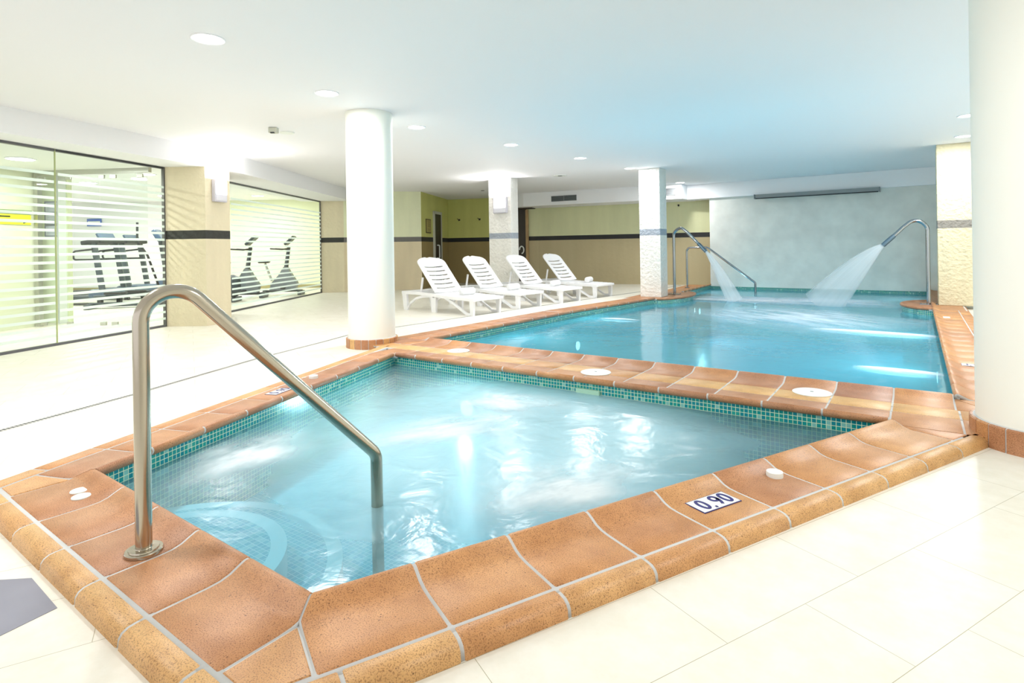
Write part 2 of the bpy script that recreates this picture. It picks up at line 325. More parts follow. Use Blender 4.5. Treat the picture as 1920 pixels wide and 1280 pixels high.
def tube(bm, pts, r, seg=16, cap=True):
    P = [Vector(p) for p in pts]; rings = []
    rr = r if isinstance(r, (list, tuple)) else [r] * len(P)
    t0 = (P[1] - P[0]).normalized()
    up = Vector((0, 0, 1)) if abs(t0.z) < .9 else Vector((1, 0, 0))
    nx = t0.cross(up).normalized()
    for i, p in enumerate(P):
        t = ((P[i + 1] - p).normalized() if i == 0 else (p - P[i - 1]).normalized() if i == len(P) - 1 else ((P[i + 1] - p).normalized() + (p - P[i - 1]).normalized()).normalized())
        nx = (nx - t * nx.dot(t)).normalized(); ny = t.cross(nx)
        rings.append([bm.verts.new(p + (nx * math.cos(2 * PI * k / seg) + ny * math.sin(2 * PI * k / seg)) * rr[i]) for k in range(seg)])
    for a, b in zip(rings, rings[1:]):
        for k in range(seg): bm.faces.new((a[k], a[(k + 1) % seg], b[(k + 1) % seg], b[k]))
    if cap: bm.faces.new(rings[0][::-1]); bm.faces.new(rings[-1])
def fillet(pts, rad, n=8):
    """polyline with rounded corners"""
    P = [Vector(p) for p in pts]; out = [P[0]]
    for i in range(1, len(P) - 1):
        r = rad[i - 1] if isinstance(rad, (list, tuple)) else rad
        a = (P[i - 1] - P[i]).normalized(); b = (P[i + 1] - P[i]).normalized()
        ang = a.angle(b); d = r / math.tan(ang / 2)
        d = min(d, (P[i - 1] - P[i]).length * .98, (P[i + 1] - P[i]).length * .98); r = d * math.tan(ang / 2)
        c = P[i] + (a + b).normalized() * (r / math.sin(ang / 2))
        s = P[i] + a * d - c; e = P[i] + b * d - c; tot = s.angle(e); ax = s.cross(e).normalized()
        for k in range(n + 1): out.append(c + Matrix.Rotation(tot * k / n, 3, ax) @ s)
    out.append(P[-1]); return out
def lathe(bm, prof, c=(0, 0, 0), seg=40):
    rings = []
    for r, z in prof:
        rings.append([bm.verts.new((c[0] + r * math.cos(2 * PI * k / seg), c[1] + r * math.sin(2 * PI * k / seg), c[2] + z)) for k in range(seg)] if r > 1e-6 else [bm.verts.new((c[0], c[1], c[2] + z))])
    for a, b in zip(rings, rings[1:]):
        for k in range(seg):
            q = [a[k % len(a)], a[(k + 1) % len(a)], b[(k + 1) % len(b)], b[k % len(b)]]
            u = []
            for v in q:
                if v not in u: u.append(v)
            if len(u) > 2: bm.faces.new(u)
    if len(rings[0]) > 1: bm.faces.new(rings[0][::-1])
    if len(rings[-1]) > 1: bm.faces.new(rings[-1])
def B(): return bmesh.new()
def copy_tree(o, parent=None):
    c = o.copy(); COL.objects.link(c)
    if parent is not None: c.parent = parent
    for ch in list(o.children): copy_tree(ch, c)
    return c

# ================================================================== ROOM SHELL
ZC = 2.66; ZB = 2.38; ZB2 = 2.285
J0 = Vector((-1.49, 1.055)); J1 = Vector((-.14, 3.935)); J2 = Vector((-4.215, 3.945)); J3 = Vector((-3.175, 1.085))
SPA = [J0, J1, J2, J3]
def arc(cx, cy, rx, ry, a0, a1, n=14): return [Vector((cx + rx * math.cos(math.radians(a0 + (a1 - a0) * i / n)), cy + ry * math.sin(math.radians(a0 + (a1 - a0) * i / n)))) for i in range(n + 1)]
LB = arc(-4.13, 11.62, .39, .93, -85, 85); RB = arc(.19, 11.6, .425, .72, 270, 90)[1:-1]
MAIN = [Vector((-4.56, 4.82)), Vector((.19, 4.80)), Vector((.19, 10.86))] + RB + [Vector((.19, 12.34)), Vector((.19, 15.1)), Vector((-4.33, 15.1)), Vector((-4.20, 12.57))] + LB[::-1] + [Vector((-4.15, 10.68)), Vector((-4.47, 8.0))]
def offset(poly, d):
    out = []; n = len(poly)
    for i in range(n):
        a, b, c = poly[i - 1], poly[i], poly[(i + 1) % n]
        n1 = Vector(((b - a).y, -(b - a).x)).normalized(); n2 = Vector(((c - b).y, -(c - b).x)).normalized()
        k = (n1 + n2); k = k.normalized() / max(.5, k.normalized().dot(n1)); out.append(b + k * d)
    return out
SPAW = offset(SPA, .03); MAINW = offset(MAIN, .03)
# floor with the two basins cut out
bm = B()
def loop(pts, z=0):
    v = [bm.verts.new((p[0], p[1], z)) for p in pts]; return [bm.edges.new((v[i], v[(i + 1) % len(v)])) for i in range(len(v))]
ed = loop([(-16, -5), (4, -5), (4, 20), (-16, 20)]) + loop(SPAW) + loop(MAINW)
bmesh.ops.triangle_fill(bm, edges=ed, use_beauty=True)
for f in bm.faces:
    if f.normal.z < 0: f.normal_flip()
me = bpy.data.meshes.new('floor'); bm.to_mesh(me); bm.free(); tag(link('floor', me, M_FLOOR), kind='structure')
# ceiling slab
bm = B(); prism(bm, [(-13.6, -5), (4, -5), (4, 20), (-13.6, 20)], ZC, ZC + .2); struct('ceiling', bm, M_WHITE)

G0 = (-7.2, -.6); G1 = (-8.17, 1.9); G2 = (-9.152, 4.02); PL = (-8.656, 4.358); PR = (-8.82, 4.823)
H0 = (-10.18, 5.56); H1 = (-12.62, 9.32); C1 = (-12.22, 9.72)
# beams over the two glass fronts
bm = B()
prism(bm, [(-6.9, -.8), (-7.773, 1.817), (-8.10, 2.895), PL, PR, (-10.3, 7.15), (-11.9, 9.62), (-12.5, 9.95), (-13.0, 9.0), (-10.4, 5.3), (-9.5, 4.1), (-8.3, 1.7), (-7.4, -.8)], ZB, ZC)
struct('trim_1', bm, M_WHITE)
# angled pillar between the glass fronts
bm = B(); prism(bm, [PL, PR, (-9.95, 5.42), G2], 0, ZB); struct('wall_pillar', bm, M_LEFT).name = 'wall_left_pier'
# short return and the rounded wall up to the changing recess
C2 = (-12.02, 10.05); D1 = (-11.6, 10.75); E1 = (-11.02, 11.36); F1 = (-12.24, 13.84); F2 = (-9.99, 14.59); K1 = (-9.42, 14.79); K2 = (-4.36, 15.75)
bm = B(); slab(bm, H1, C1, .12, 0, ZC, 1); struct('wall_left_return', bm, M_LEFT)
bm = B(); slab(bm, C1, C2, .12, 0, ZC, 1); slab(bm, C2, D1, .12, 0, ZC, 1); slab(bm, D1, E1, .12, 0, ZC, 1); struct('wall_left', bm, M_WALLW)
bm = B(); slab(bm, E1, F1, .15, 0, ZC, 1); struct('wall_recess_left', bm, M_RECESS)
bm = B(); slab(bm, F1, (-9.78, 14.66), .15, 0, ZC, 1); struct('wall_recess_back', bm, M_RECESS)
bm = B(); slab(bm, (-9.78, 14.66), (-9.42, 14.79), .15, 0, ZC, 1); slab(bm, (-9.42, 14.79), K2, .15, 0, ZC, 1); struct('wall_back', bm, M_WALL)
bm = B(); prism(bm, [(-4.36, 15.1), (.45, 15.1), (.45, 15.75), (-4.36, 15.75)], 0.02, ZC); struct('wall_back_right', bm, M_FAR)
bm = B(); slab(bm, (1.9, -5), (1.9, 15.1), .15, 0, ZC, -1); struct('wall_right', bm, M_COLUMN)
bm = B(); slab(bm, (.45, 15.1), (1.9, 15.1), .15, 0, ZC, 1); struct('wall_back_corner', bm, M_COLUMN)
# dropped beam with the air vents, and its continuation over the pool wall
bm = B(); prism(bm, [(-9.9, 13.95), (-9.29, 13.80), (-4.89, 14.52), (-4.89, 15.7), (-9.9, 14.9)], ZB2, ZC); struct('trim_2', bm, M_WHITE)
bm = B(); prism(bm, [(-4.89, 14.98), (.45, 14.98), (.45, 15.6), (-4.89, 15.6)], ZB2 + .005, ZC - .002); struct('trim_3', bm, M_WHITE)

# square pillars
def pillar(name, x0, y0, x1, y1, m, z0=0):
    bm = B(); box(bm, ((x0 + x1) / 2, (y0 + y1) / 2, (z0 + ZC) / 2), (x1 - x0, y1 - y0, ZC - z0), bev=.008)
    return obj(name, bm, m)
tag(pillar('square_pillar', -8.0, 10.45, -7.38, 10.74, M_PIL), 'white textured square pillar with a square wall lamp, behind the loungers', 'pillar')
tag(pillar('square_pillar', -4.63, 11.12, -4.19, 11.5, M_PIL, .052), 'white textured square pillar at the left edge of the large pool beside the shower', 'pillar')
tag(pillar('square_pillar', .29, 11.62, .76, 12.05, M_PILR, .052), 'cream textured square pillar with grey band at the right edge of the large pool', 'pillar')

# round columns with tiled plinth
def round_column(x, y, r, label, tall=.085, off=0.0):
    t = thing('round_column', label, 'column', (x, y, 0))
    bm = B(); lathe(bm, [(r, .0), (r, ZC - .001)], seg=64); obj('shaft', bm, M_COLUMN, t, True)
    bm = B(); n = 22; lay = bm.loops.layers.float_color.new('tint')
    for k in range(n):
        a0 = 2 * PI * k / n + .012 + off; a1 = 2 * PI * (k + 1) / n - .012 + off; q = 4; t_ = random.choice([.2, .3, .5, .9])
        fs0 = set(bm.faces)
        ri, ro = r - .002, r + .028
        lo = []; 
        for j in range(q + 1):
            a = a0 + (a1 - a0) * j / q; c, s = math.cos(a), math.sin(a)
            lo.append([bm.verts.new((rr * c, rr * s, z)) for rr, z in ((ro, 0), (ro, tall - .006), (ro - .006, tall), (ri, tall))])
        for u, v in zip(lo, lo[1:]):
            for i in range(3): bm.faces.new((u[i], v[i], v[i + 1], u[i + 1]))
        bm.faces.new(lo[0]); bm.faces.new(lo[-1][::-1])
        for f in set(bm.faces) - fs0:
            for l in f.loops: l[lay] = (t_, t_, t_, 1)
    obj('plinth_tiles', bm, M_TERRA, t, True)
    bm = B(); lathe(bm, [(r + .024, 0), (r + .024, tall - .004), (r - .002, tall + .004)], seg=64); obj('plinth_grout', bm, M_GROUT, t, True)
    return t
round_column(-5.12, 4.45, .262, 'white round column standing at the corner between the two pools', .105)
round_column(.545, 4.13, .285, 'large ivory round column at the right edge of the view', .125, .1)

# ================================================================== POOL COPING
IN = [(.032, .034), (.014, .038), (.003, .050), (.000, .064), (.005, .077), (.016, .085), (.030, .084), (.052, .074), (.080, .060), (.110, .0525), (.15, .050), (.23, .050), (.309, .050), (.315, .046)]
FL = [(-.10, .049), (0, .05), (.15, .05), (.309, .05), (.315, .046)]
OUT = [(.325, .046), (.331, .050), (.350, .050), (.372, .047), (.388, .038), (.397, .024), (.400, -.002)]
def wide(w): return [(.325, .046), (.331, .050), (max(w * .6, .35), .050), (w - .03, .047), (w - .012, .038), (w - .003, .024), (w, -.002)]
STR = [(.325, .046), (.331, .05), (.45, .05), (.537, .05), (.543, .046)]
class Coping:
    def __init__(s): s.t = B(); s.lay = s.t.loops.layers.float_color.new('tint'); s.g = B()
    def _add(s, dst, a, u, n, us, prof, drop, planes, tint, thick=.012):
        bm = B(); pn = []
        for i, (v, z) in enumerate(prof):
            p0 = prof[max(0, i - 1)]; p1 = prof[min(len(prof) - 1, i + 1)]
            tx, tz = p1[0] - p0[0], p1[1] - p0[1]; L = math.hypot(tx, tz); pn.append((-tz / L, tx / L))
        top = []; bot = []
        for j, uu in enumerate(us):
            e = .004 if j in (0, len(us) - 1) and len(us) > 2 else 0
            rt = []; rb = []
            for i, (v, z) in enumerate(prof):
                nv, nz = pn[i]
                for lst, d in ((rt, drop + e), (rb, drop + thick)):
                    P = Vector(a) + u * uu + n * (v - nv * d); lst.append(bm.verts.new((P.x, P.y, z - nz * d)))
            top.append(rt); bot.append(rb)
        R, Cn = len(us), len(prof)
        for j in range(R - 1):
            for i in range(Cn - 1):
                bm.faces.new((top[j][i], top[j + 1][i], top[j + 1][i + 1], top[j][i + 1])); bm.faces.new((bot[j][i], bot[j][i + 1], bot[j + 1][i + 1], bot[j + 1][i]))
            bm.faces.new((top[j][0], bot[j][0], bot[j + 1][0], top[j + 1][0])); bm.faces.new((top[j][-1], top[j + 1][-1], bot[j + 1][-1], bot[j][-1]))
        for j in (0, R - 1):
            for i in range(Cn - 1): bm.faces.new((top[j][i], top[j][i + 1], bot[j][i + 1], bot[j][i]))
        for pt, no in planes:
            if not bm.verts: break
            r = bmesh.ops.bisect_plane(bm, geom=bm.verts[:] + bm.edges[:] + bm.faces[:], plane_co=(pt[0], pt[1], 0), plane_no=(no[0], no[1], 0), clear_outer=True)
            ce = [g for g in r['geom_cut'] if isinstance(g, bmesh.types.BMEdge)]
            if ce: bmesh.ops.holes_fill(bm, edges=ce, sides=0)
        if bm.faces:
            bmesh.ops.recalc_face_normals(bm, faces=bm.faces)
            mp = {v: dst.verts.new(v.co) for v in bm.verts}
            for f in bm.faces:
                try: g = dst.faces.new([mp[v] for v in f.verts])
                except ValueError: continue
                g.smooth = True
                if dst is s.t:
                    for l in g.loops: l[s.lay] = (tint, tint, tint, 1)
        bm.free()
    def strip(s, a, b, n, cuts, prof, tints, planes=(), gap=.005):
        """tiles of one row: a-b the pool edge line, n outwards, cuts the joint positions in metres from a"""
        a = Vector(a); u = (Vector(b) - a).normalized(); n = Vector(n)
        for c0, c1 in zip(cuts, cuts[1:]):
            x0, x1 = c0 + gap, c1 - gap
            pl_ = [((p[0] - Vector(q).normalized().x * .004, p[1] - Vector(q).normalized().y * .004), q) for p, q in planes]
            s._add(s.t, a, u, n, [x0, x0 + .005, (x0 + x1) / 2, x1 - .005, x1], prof, 0, pl_, random.choice(tints) + random.uniform(-.08, .08))
        s._add(s.g, a, u, n, [cuts[0], cuts[-1]], prof, .0035, planes, 0, .02)
    def bed(s, a, b, n, x0, x1, v0, v1, planes=(), z=.0465):
        a = Vector(a); u = (Vector(b) - a).normalized(); s._add(s.g, a, u, Vector(n), [x0, x1], [(v0, z), (v1, z)], 0, planes, 0, .03)
    def poly(s, pts, tint, z=.05, inset=.006):
        pts = [Vector(p) for p in pts]
        ar = sum(pts[i - 1].x * p.y - p.x * pts[i - 1].y for i, p in enumerate(pts))
        if ar < 0: pts = pts[::-1]
        for bmx, ins, zz in ((s.t, inset, z), (s.g, -.02, z - .0043)):
            q = offset(pts, -ins); q2 = offset(pts, -ins - .004) if bmx is s.t else q
            lo = [bmx.verts.new((p.x, p.y, zz - .02)) for p in q]; mi = [bmx.verts.new((p.x, p.y, zz - .004)) for p in q]; hi = [bmx.verts.new((p.x, p.y, zz)) for p in q2]
            k = len(q); fs = [bmx.faces.new(hi)]
            for i in range(k):
                fs.append(bmx.faces.new((lo[i], lo[(i + 1) % k], mi[(i + 1) % k], mi[i]))); fs.append(bmx.faces.new((mi[i], mi[(i + 1) % k], hi[(i + 1) % k], hi[i])))
            if bmx is s.t:
                for f in fs:
                    for l in f.loops: l[s.lay] = (tint, tint, tint, 1)
    def sweep(s, line, prof, tint, dst='t', drop=0):
        """profile swept along a curved edge"""
        L = [Vector(p) for p in line]; bmx = s.t if dst == 't' else s.g; prev = None; new = []
        for i, p in enumerate(L):
            t = (L[min(i + 1, len(L) - 1)] - L[max(i - 1, 0)]).normalized(); n = Vector((t.y, -t.x))
            ring = [bmx.verts.new((p.x + n.x * v, p.y + n.y * v, z - drop)) for v, z in prof]
            if prev:
                for k in range(len(prof) - 1): new.append(bmx.faces.new((prev[k], ring[k], ring[k + 1], prev[k + 1])))
            prev = ring
        for f in new:
            f.smooth = True
            if dst == 't':
                for l in f.loops: l[s.lay] = (tint, tint, tint, 1)
    def done(s, parent):
        o = obj('coping_tiles', s.t, M_TERRA, parent); o.data.set_sharp_from_angle(angle=math.radians(40))
        g = obj('coping_grout', s.g, M_GROUT, parent); return o, g
def rng(a, b, p):
    out = [a]
    while out[-1] + p < b - .03: out.append(out[-1] + p)
    return out + [b]
def perp(a, b):
    d = (Vector(b) - Vector(a)).normalized(); return Vector((d.y, -d.x))

# --- spa pool (named by what it is, a small pool level with the deck)
spa = thing('small_pool', 'small angular whirlpool with pale turquoise water and terracotta edge in the foreground', 'pool', (-2.3, 2.4, 0))
main = thing('large_pool', 'large rectangular pool with blue water and two arched water jets in the background', 'pool', (-2.1, 9.5, 0))
def reparent(o, p): o.parent = p; o.matrix_parent_inverse = Matrix.Translation(p.location).inverted(); return o
cp = Coping()
nF = perp(J0, J1); nN = perp(J3, J0); nL = perp(J2, J3)     # outward normals (ring runs J0 J1 J2 J3)
dF = (J1 - J0).normalized(); dN = (J0 - J3).normalized(); dL = (J3 - J2).normalized()
# corner points where the square joints meet
def corner(J, nA, nB, dA, dB, T=.315):
    """row A ends at J, row B starts there; mitred lip then a wedge tile"""
    bis = (nA + nB).normalized(); Q = J + bis * .105
    eA = (Q - J).dot(dA); eB = (J - Q).dot(dB)
    K = J + bis * (T / bis.dot(nA)); LA = J + dA * eA + nA * T; RB_ = J - dB * eB + nB * T
    cut = Vector((-bis.y, bis.x))
    if cut.dot(dA) < 0: cut = -cut
    cp.poly([Q, LA, K, RB_], .62); return eA, eB, cut, K, bis
eA, eB, cut0, K0, b0 = corner(J0, nN, nF, dN, dF)
eC, eD, cut3, K3, b3 = corner(J3, nL, nN, dL, dN)
LN = (J0 - J3).length; LF = (J1 - J0).length; LL = (J3 - J2).length
BIG = [.35, .42, .5, .55]; YEL = [.8, .9, .95]; PINK = [.12, .2, .28]
pN = LN / 5; cutsN = [-eD] + [pN * k for k in range(1, 5)] + [LN + eA]
cp.strip(J3, J0, nN, cutsN, IN, [.25, .3, .38], [(J0, cut0), (J3, -cut3)])
cp.strip(J3, J0, nN, [-.32] + [pN * k for k in range(0, 6)] + [LN + .32], OUT, YEL, [(J0, cut0), (J3, -cut3)])
cutsF = [-eB] + [.307 + .348 * k for k in range(0, 9)]
DIVC = (J1.x, J1.y + .012)
cp.strip(J0, J1, nF, [c for c in cutsF if c < LF - .1] + [LF], IN, BIG, [(J0, -cut0)])
cp.strip(J0, J1, nF, [LF, LF + .30], FL, BIG, [(DIVC, (0, 1))])
cp.strip(J0, J1, nF, [-.32, 0] + cutsF[1:] + [3.40], OUT, [.6, .8, .9], [(J0, -cut0)])
for x0, x1 in ((-.2, LF),): cp.bed(J0, J1, nF, -.3, LF + .1, .30, .34, [(J0, -cut0)], .0468)
cp.bed(J3, J0, nN, -.3, LN + .3, .30, .34, [(J0, cut0), (J3, -cut3)], .0474)
cL = [0.0, .30, .65, 1.0, 1.345, 1.69, 2.035, 2.38, 2.725, LL]; cL = [LL - c for c in cL][::-1]
cp.strip(J2, J3, nL, cL[:-1] + [LL + eC], IN, PINK, [(J3, cut3)])
cp.strip(J2, J3, nL, [-.55, -.2] + cL + [LL + .3], wide(.45), [.5, .6, .75], [(J3, cut3)])
cp.strip(J2, J3, nL, [-.33, 0], FL, PINK, [((0, J2.y + .012), (0, 1))])
cp.bed(J2, J3, nL, -.5, LL + .3, .30, .34, [(J3, cut3)], .0471)
# divider between the pools: row over the whirlpool, pale strip, row over the large pool
xs = [-.138 - .3455 * k for k in range(0, 12)] + [J2.x]; xs = sorted(xs)
ua = Vector((J2.x, (J1.y + J2.y) / 2)); ub = Vector((J1.x, ua.y)); up = Vector((0, 1))
cd = [x - ua.x for x in xs]
cp.strip(ua, ub, up, cd[:-1] + [J1.x - ua.x], IN, PINK + [.35])
cp.strip(ua, ub, up, [J1.x - ua.x, .205 - ua.x, .33 - ua.x], [(.012, .05), (.15, .05), (.309, .05), (.315, .046)], BIG)
cp.strip(ua, ub, up, [-.34, 0], [(.012, .05), (.15, .05), (.309, .05), (.315, .046)], PINK)
cp.strip(ua, ub, up, [-.68, -.34] + cd + [.205 - ua.x, .56 - ua.x], STR, [.72, .95, 1.0, .6])
cp.bed(ua, ub, up, -.6, .7 - ua.x, .30, .56)
ma, mb = MAIN[0], MAIN[1]; dn = Vector((0, -1))
cm = [x - ma.x for x in xs if x > ma.x + .1]
mitL = (ma, Vector((-.8, .6))); mitR = (mb, Vector((.8, .6)))
cp.strip(ma, mb, dn, [0] + cm + [.19 - ma.x], IN, PINK + [.4])
cp.strip(ma, mb, dn, [-.5, -.17, 0], FL[1:], PINK, [mitL])
cp.strip(ma, mb, dn, [.19 - ma.x, .55 - ma.x], FL[1:], BIG, [mitR])
ct1, cg1 = cp.done(None); reparent(ct1, spa); reparent(cg1, spa)
# --- large pool coping
cp = Coping()
def edge(a, b, n, w, tints, otints, x0=0.0, planes=()):
    a = Vector(a); b = Vector(b); L = (b - a).length
    c = rng(0, L, .345); cp.strip(a, b, n, c, IN, tints, planes); cp.strip(a, b, n, c, wide(w), otints, planes); cp.bed(a, b, n, 0, L, .29, .36)
c1 = Vector((-4.47, 8.0)); c2 = Vector((-4.15, 10.70)); lf = Vector((-1, 0))
edge(MAIN[0], c1, lf, .58, PINK, PINK); edge(c1, c2, Vector((-.993, .118)), .60, PINK, PINK)
edge((-4.20, 12.55), (-4.33, 15.06), lf, .62, [.3, .4], [.3, .4])
cp.strip(MAIN[0], c1, lf, [-.45, 0], FL[1:] + [(.33, .05), (.56, .048), (.58, 0)], PINK, [(ma, Vector((.8, -.6)))])
cpL = cp; cp = Coping()
edge((.19, 4.80), (.19, 15.08), Vector((1, 0)), .46, [.35, .3, .42], [.3, .35, .5])
cp.strip((.19, 4.80), (.19, 15), Vector((1, 0)), [-.42, 0], FL[1:], BIG, [(mb, Vector((-.8, -.6)))])
NOSE = [(.035, .030), (.012, .034), (.002, .046), (0, .060), (.008, .073), (.022, .078), (.045, .070), (.08, .056)]
cpR = cp
for cp, line in ((cpL, arc(-4.13, 11.62, .39, .93, 88, -88, 30)), (cpR, arc(.19, 11.6, .425, .72, 270, 90, 26))):
    ls = line
    cp.sweep(ls, NOSE, .16); base = [Vector(p) for p in ls]
    inner = []
    for i, p in enumerate(base):
        t = (base[min(i + 1, len(base) - 1)] - base[max(i - 1, 0)]).normalized(); inner.append(p + Vector((t.y, -t.x)) * .08)
    vs = [cp.t.verts.new((p.x, p.y, .056)) for p in inner]
    f = cp.t.faces.new(vs)
    for l in f.loops: l[cp.lay] = (.2, .2, .2, 1)
cpL.poly([(-4.16, 10.70), (-4.12, 12.55), (-4.86, 12.5), (-4.8, 10.75)], .22, .052, 0)
cpR.poly([(.17, 10.9), (.6, 10.9), (.6, 12.3), (.17, 12.3)], .25, .052, 0)
for cp in (cpL, cpR):
    ct2, cg2 = cp.done(None); reparent(ct2, main); reparent(cg2, main)

# --- basins
def basin(poly, depth, top, mwall, mfloor, parent, uvz=0):
    for nm, mm in (('basin_wall', mwall), ('basin_floor', mfloor)):
        bm = B(); uv = bm.loops.layers.uv.new('UVMap')
        if nm == 'basin_wall':
            s = 0
            for i in range(len(poly)):
                a, b = poly[i], poly[(i + 1) % len(poly)]; L = (b - a).length
                q = [bm.verts.new((a.x, a.y, top)), bm.verts.new((b.x, b.y, top)), bm.verts.new((b.x, b.y, -depth)), bm.verts.new((a.x, a.y, -depth))]
                f = bm.faces.new(q)
                for l, c in zip(f.loops, ((s, top), (s + L, top), (s + L, -depth), (s, -depth))): l[uv].uv = (c[0], c[1] - .04 + 10 * .0266)
                s += L
        else:
            f = bm.faces.new([bm.verts.new((p.x, p.y, -depth)) for p in poly])
            for l in f.loops: l[uv].uv = (l.vert.co.x, l.vert.co.y)
        me = bpy.data.meshes.new(nm); bm.to_mesh(me); bm.free(); reparent(link(nm, me, mm), parent)
basin(SPAW, .50, .041, M_MOS, M_MOSF, spa)
basin(MAINW, 1.2, .041, M_MOS, M_MOSB, main)
WZ = -.040
def sheet(name, poly, z, m, parent):
    bm = B(); bm.faces.new([bm.verts.new((p.x, p.y, z)) for p in poly]); bmesh.ops.triangulate(bm, faces=bm.faces)
    for f in bm.faces:
        if f.normal.z < 0: f.normal_flip()
    me = bpy.data.meshes.new(name); bm.to_mesh(me); bm.free(); return reparent(link(name, me, m), parent)
sheet('water', SPAW, WZ, M_WATER1, spa); sheet('water', MAINW, WZ, M_WATER2, main)
# half-round entry steps with white nosing
M_NOSE = plain('white_step_nosing', (.9, .94, .95), .4)
for (cx, cy, ro, z) in ((-2.50, 1.03, .50, -.15), (-2.62, 1.03, .80, -.27)):
    bm = B(); uv = bm.loops.layers.uv.new('UVMap'); a = arc(cx, cy, ro - .065, ro - .065, 0, 180, 40)
    top = [bm.verts.new((p.x, p.y, z)) for p in a]; f = bm.faces.new(top); f.material_index = 0
    for l in f.loops: l[uv].uv = (l.vert.co.x, l.vert.co.y)
    me = bpy.data.meshes.new('entry_step'); bm.to_mesh(me); bm.free(); st = reparent(link('entry_step', me, M_MOSF), spa)
    bm = B(); o1 = arc(cx, cy, ro, ro, 0, 180, 40); i1 = arc(cx, cy, ro - .065, ro - .065, 0, 180, 40)
    va = [[bm.verts.new((p.x, p.y, zz)) for p in L] for L, zz in ((i1, z), (o1, z), (o1, -.50))]
    for A, Bb in ((va[0], va[1]), (va[1], va[2])):
        for k in range(40): f = bm.faces.new((A[k], A[k + 1], Bb[k + 1], Bb[k]))
    o = obj('step_nosing', bm, M_NOSE, None); o.parent = st; o['label'] = 'white nosing of the step'
# skimmer opening, inlets
bm = B(); box(bm, (-2.09, 3.958, -.035), (.20, .03, .055)); reparent(obj('skimmer_slot', bm, plain('pale_green_plastic', (.42, .66, .50), .4)), spa)
for (x, y) in ((-2.42, 3.955), (-1.53, 3.952)):
    bm = B(); lathe(bm, [(.035, 0), (.03, .012), (0, .014)], seg=24); bmesh.ops.rotate(bm, verts=bm.verts, matrix=Matrix.Rotation(PI / 2, 3, 'X'))
    bmesh.ops.translate(bm, verts=bm.verts, vec=(x, y, -.22)); reparent(obj('inlet_nozzle', bm, M_LID), spa)

# ================================================================== FITTINGS ON THE COPING
def lid(x, y, z, r, label, name='skimmer_lid', h=.006, group=None, cat='lid'):
    bm = B(); lathe(bm, [(r, 0), (r, h * .6), (r * .96, h), (r * .8, h * 1.1), (0, h * 1.15)], seg=40)
    t = thing(name, label, cat, (x, y, z), 0, group)
    obj('cover', bm, M_LID, t, True)
    if r > .08:
        bm = B(); box(bm, (0, 0, h * 1.15), (.02, .006, .004)); obj('finger_slot', bm, M_GREY, t)
    return t
lid(-3.84, 4.47, .0505, .115, 'round white pool lid furthest left on the terracotta strip between the pools', group='skimmer lids between the pools')
lid(-2.19, 4.29, .0505, .125, 'round white pool lid in the middle of the terracotta strip between the pools', group='skimmer lids between the pools')
lid(-.61, 4.49, .0505, .125, 'round white pool lid nearest the right round column, between the pools', group='skimmer lids between the pools')
lid(-.535, 2.79, .05, .036, 'raised white round button on the terracotta edge beside the 0,90 depth sign', 'air_button', .022, cat='button')
lid(-4.07, 2.91, .05, .036, 'raised white round button on the left terracotta edge of the small pool', 'air_button', .022, cat='button')
lid(-3.045, .965, .0505, .036, 'flat white disc behind the other one, beside the foreground handrail', 'cover_disc', .005, 'pair of flat white discs', 'disc')
lid(-2.965, .945, .0505, .036, 'flat white disc in front of the other one, beside the foreground handrail', 'cover_disc', .005, 'pair of flat white discs', 'disc')

def digits(txt, h, th, parent, m, x0, gap, yo):
    """outline numerals built as strokes: 0, 9 and a comma"""
    x = x0
    def stroke(pts, w):
        P = [Vector(p) for p in pts]; L = []; R_ = []
        for i, p in enumerate(P):
            t = (P[min(i + 1, len(P) - 1)] - P[max(i - 1, 0)]).normalized(); n = Vector((-t.y, t.x)) * w / 2; L.append(p + n); R_.append(p - n)
        for i in range(len(P) - 1):
            q = [bm.verts.new((v.x, v.y, 0)) for v in (L[i], L[i + 1], R_[i + 1], R_[i])]; f = bm.faces.new(q)
    for ch in txt:
        bm = B()
        if ch == '0':
            wd = h * .46; stroke([(x + wd / 2 + wd / 2 * math.cos(a), h / 2 + h / 2 * math.sin(a)) for a in [2 * PI * k / 24 for k in range(25)]], th); x += wd + gap
        elif ch == '9':
            wd = h * .46
            stroke([(x + wd / 2 + wd / 2 * math.cos(a), h * .72 + h * .28 * math.sin(a)) for a in [2 * PI * k / 20 for k in range(21)]], th)
            stroke([(x + wd, h * .72), (x + wd * .98, h * .5), (x + wd * .82, h * .25), (x + wd * .5, h * .0)], th); x += wd + gap
        elif ch == '5':
            wd = h * .42; stroke([(x + wd, h), (x + .1 * wd, h), (x, h * .55), (x + wd * .6, h * .6), (x + wd, h * .3), (x + wd * .6, 0), (x, h * .06)], th); x += wd + gap
        elif ch == '1':
            stroke([(x, h * .8), (x + h * .15, h), (x + h * .15, 0)], th); x += h * .15 + gap
        elif ch == ',':
            stroke([(x, h * .03), (x + h * .02, -h * .05), (x - h * .04, -h * .16)], th * .8); x += gap * 1.3
        bmesh.ops.remove_doubles(bm, verts=bm.verts, dist=1e-5); bm.normal_update()
        for f in list(bm.faces):
            if f.normal.z < 0: f.normal_flip()
        r = bmesh.ops.extrude_face_region(bm, geom=bm.faces[:]); bmesh.ops.translate(bm, verts=[v for v in r['geom'] if isinstance(v, bmesh.types.BMVert)], vec=(0, 0, .0008))
        o = obj('comma' if ch == ',' else 'digit', bm, m, parent); o.location = (0, yo, .0034)
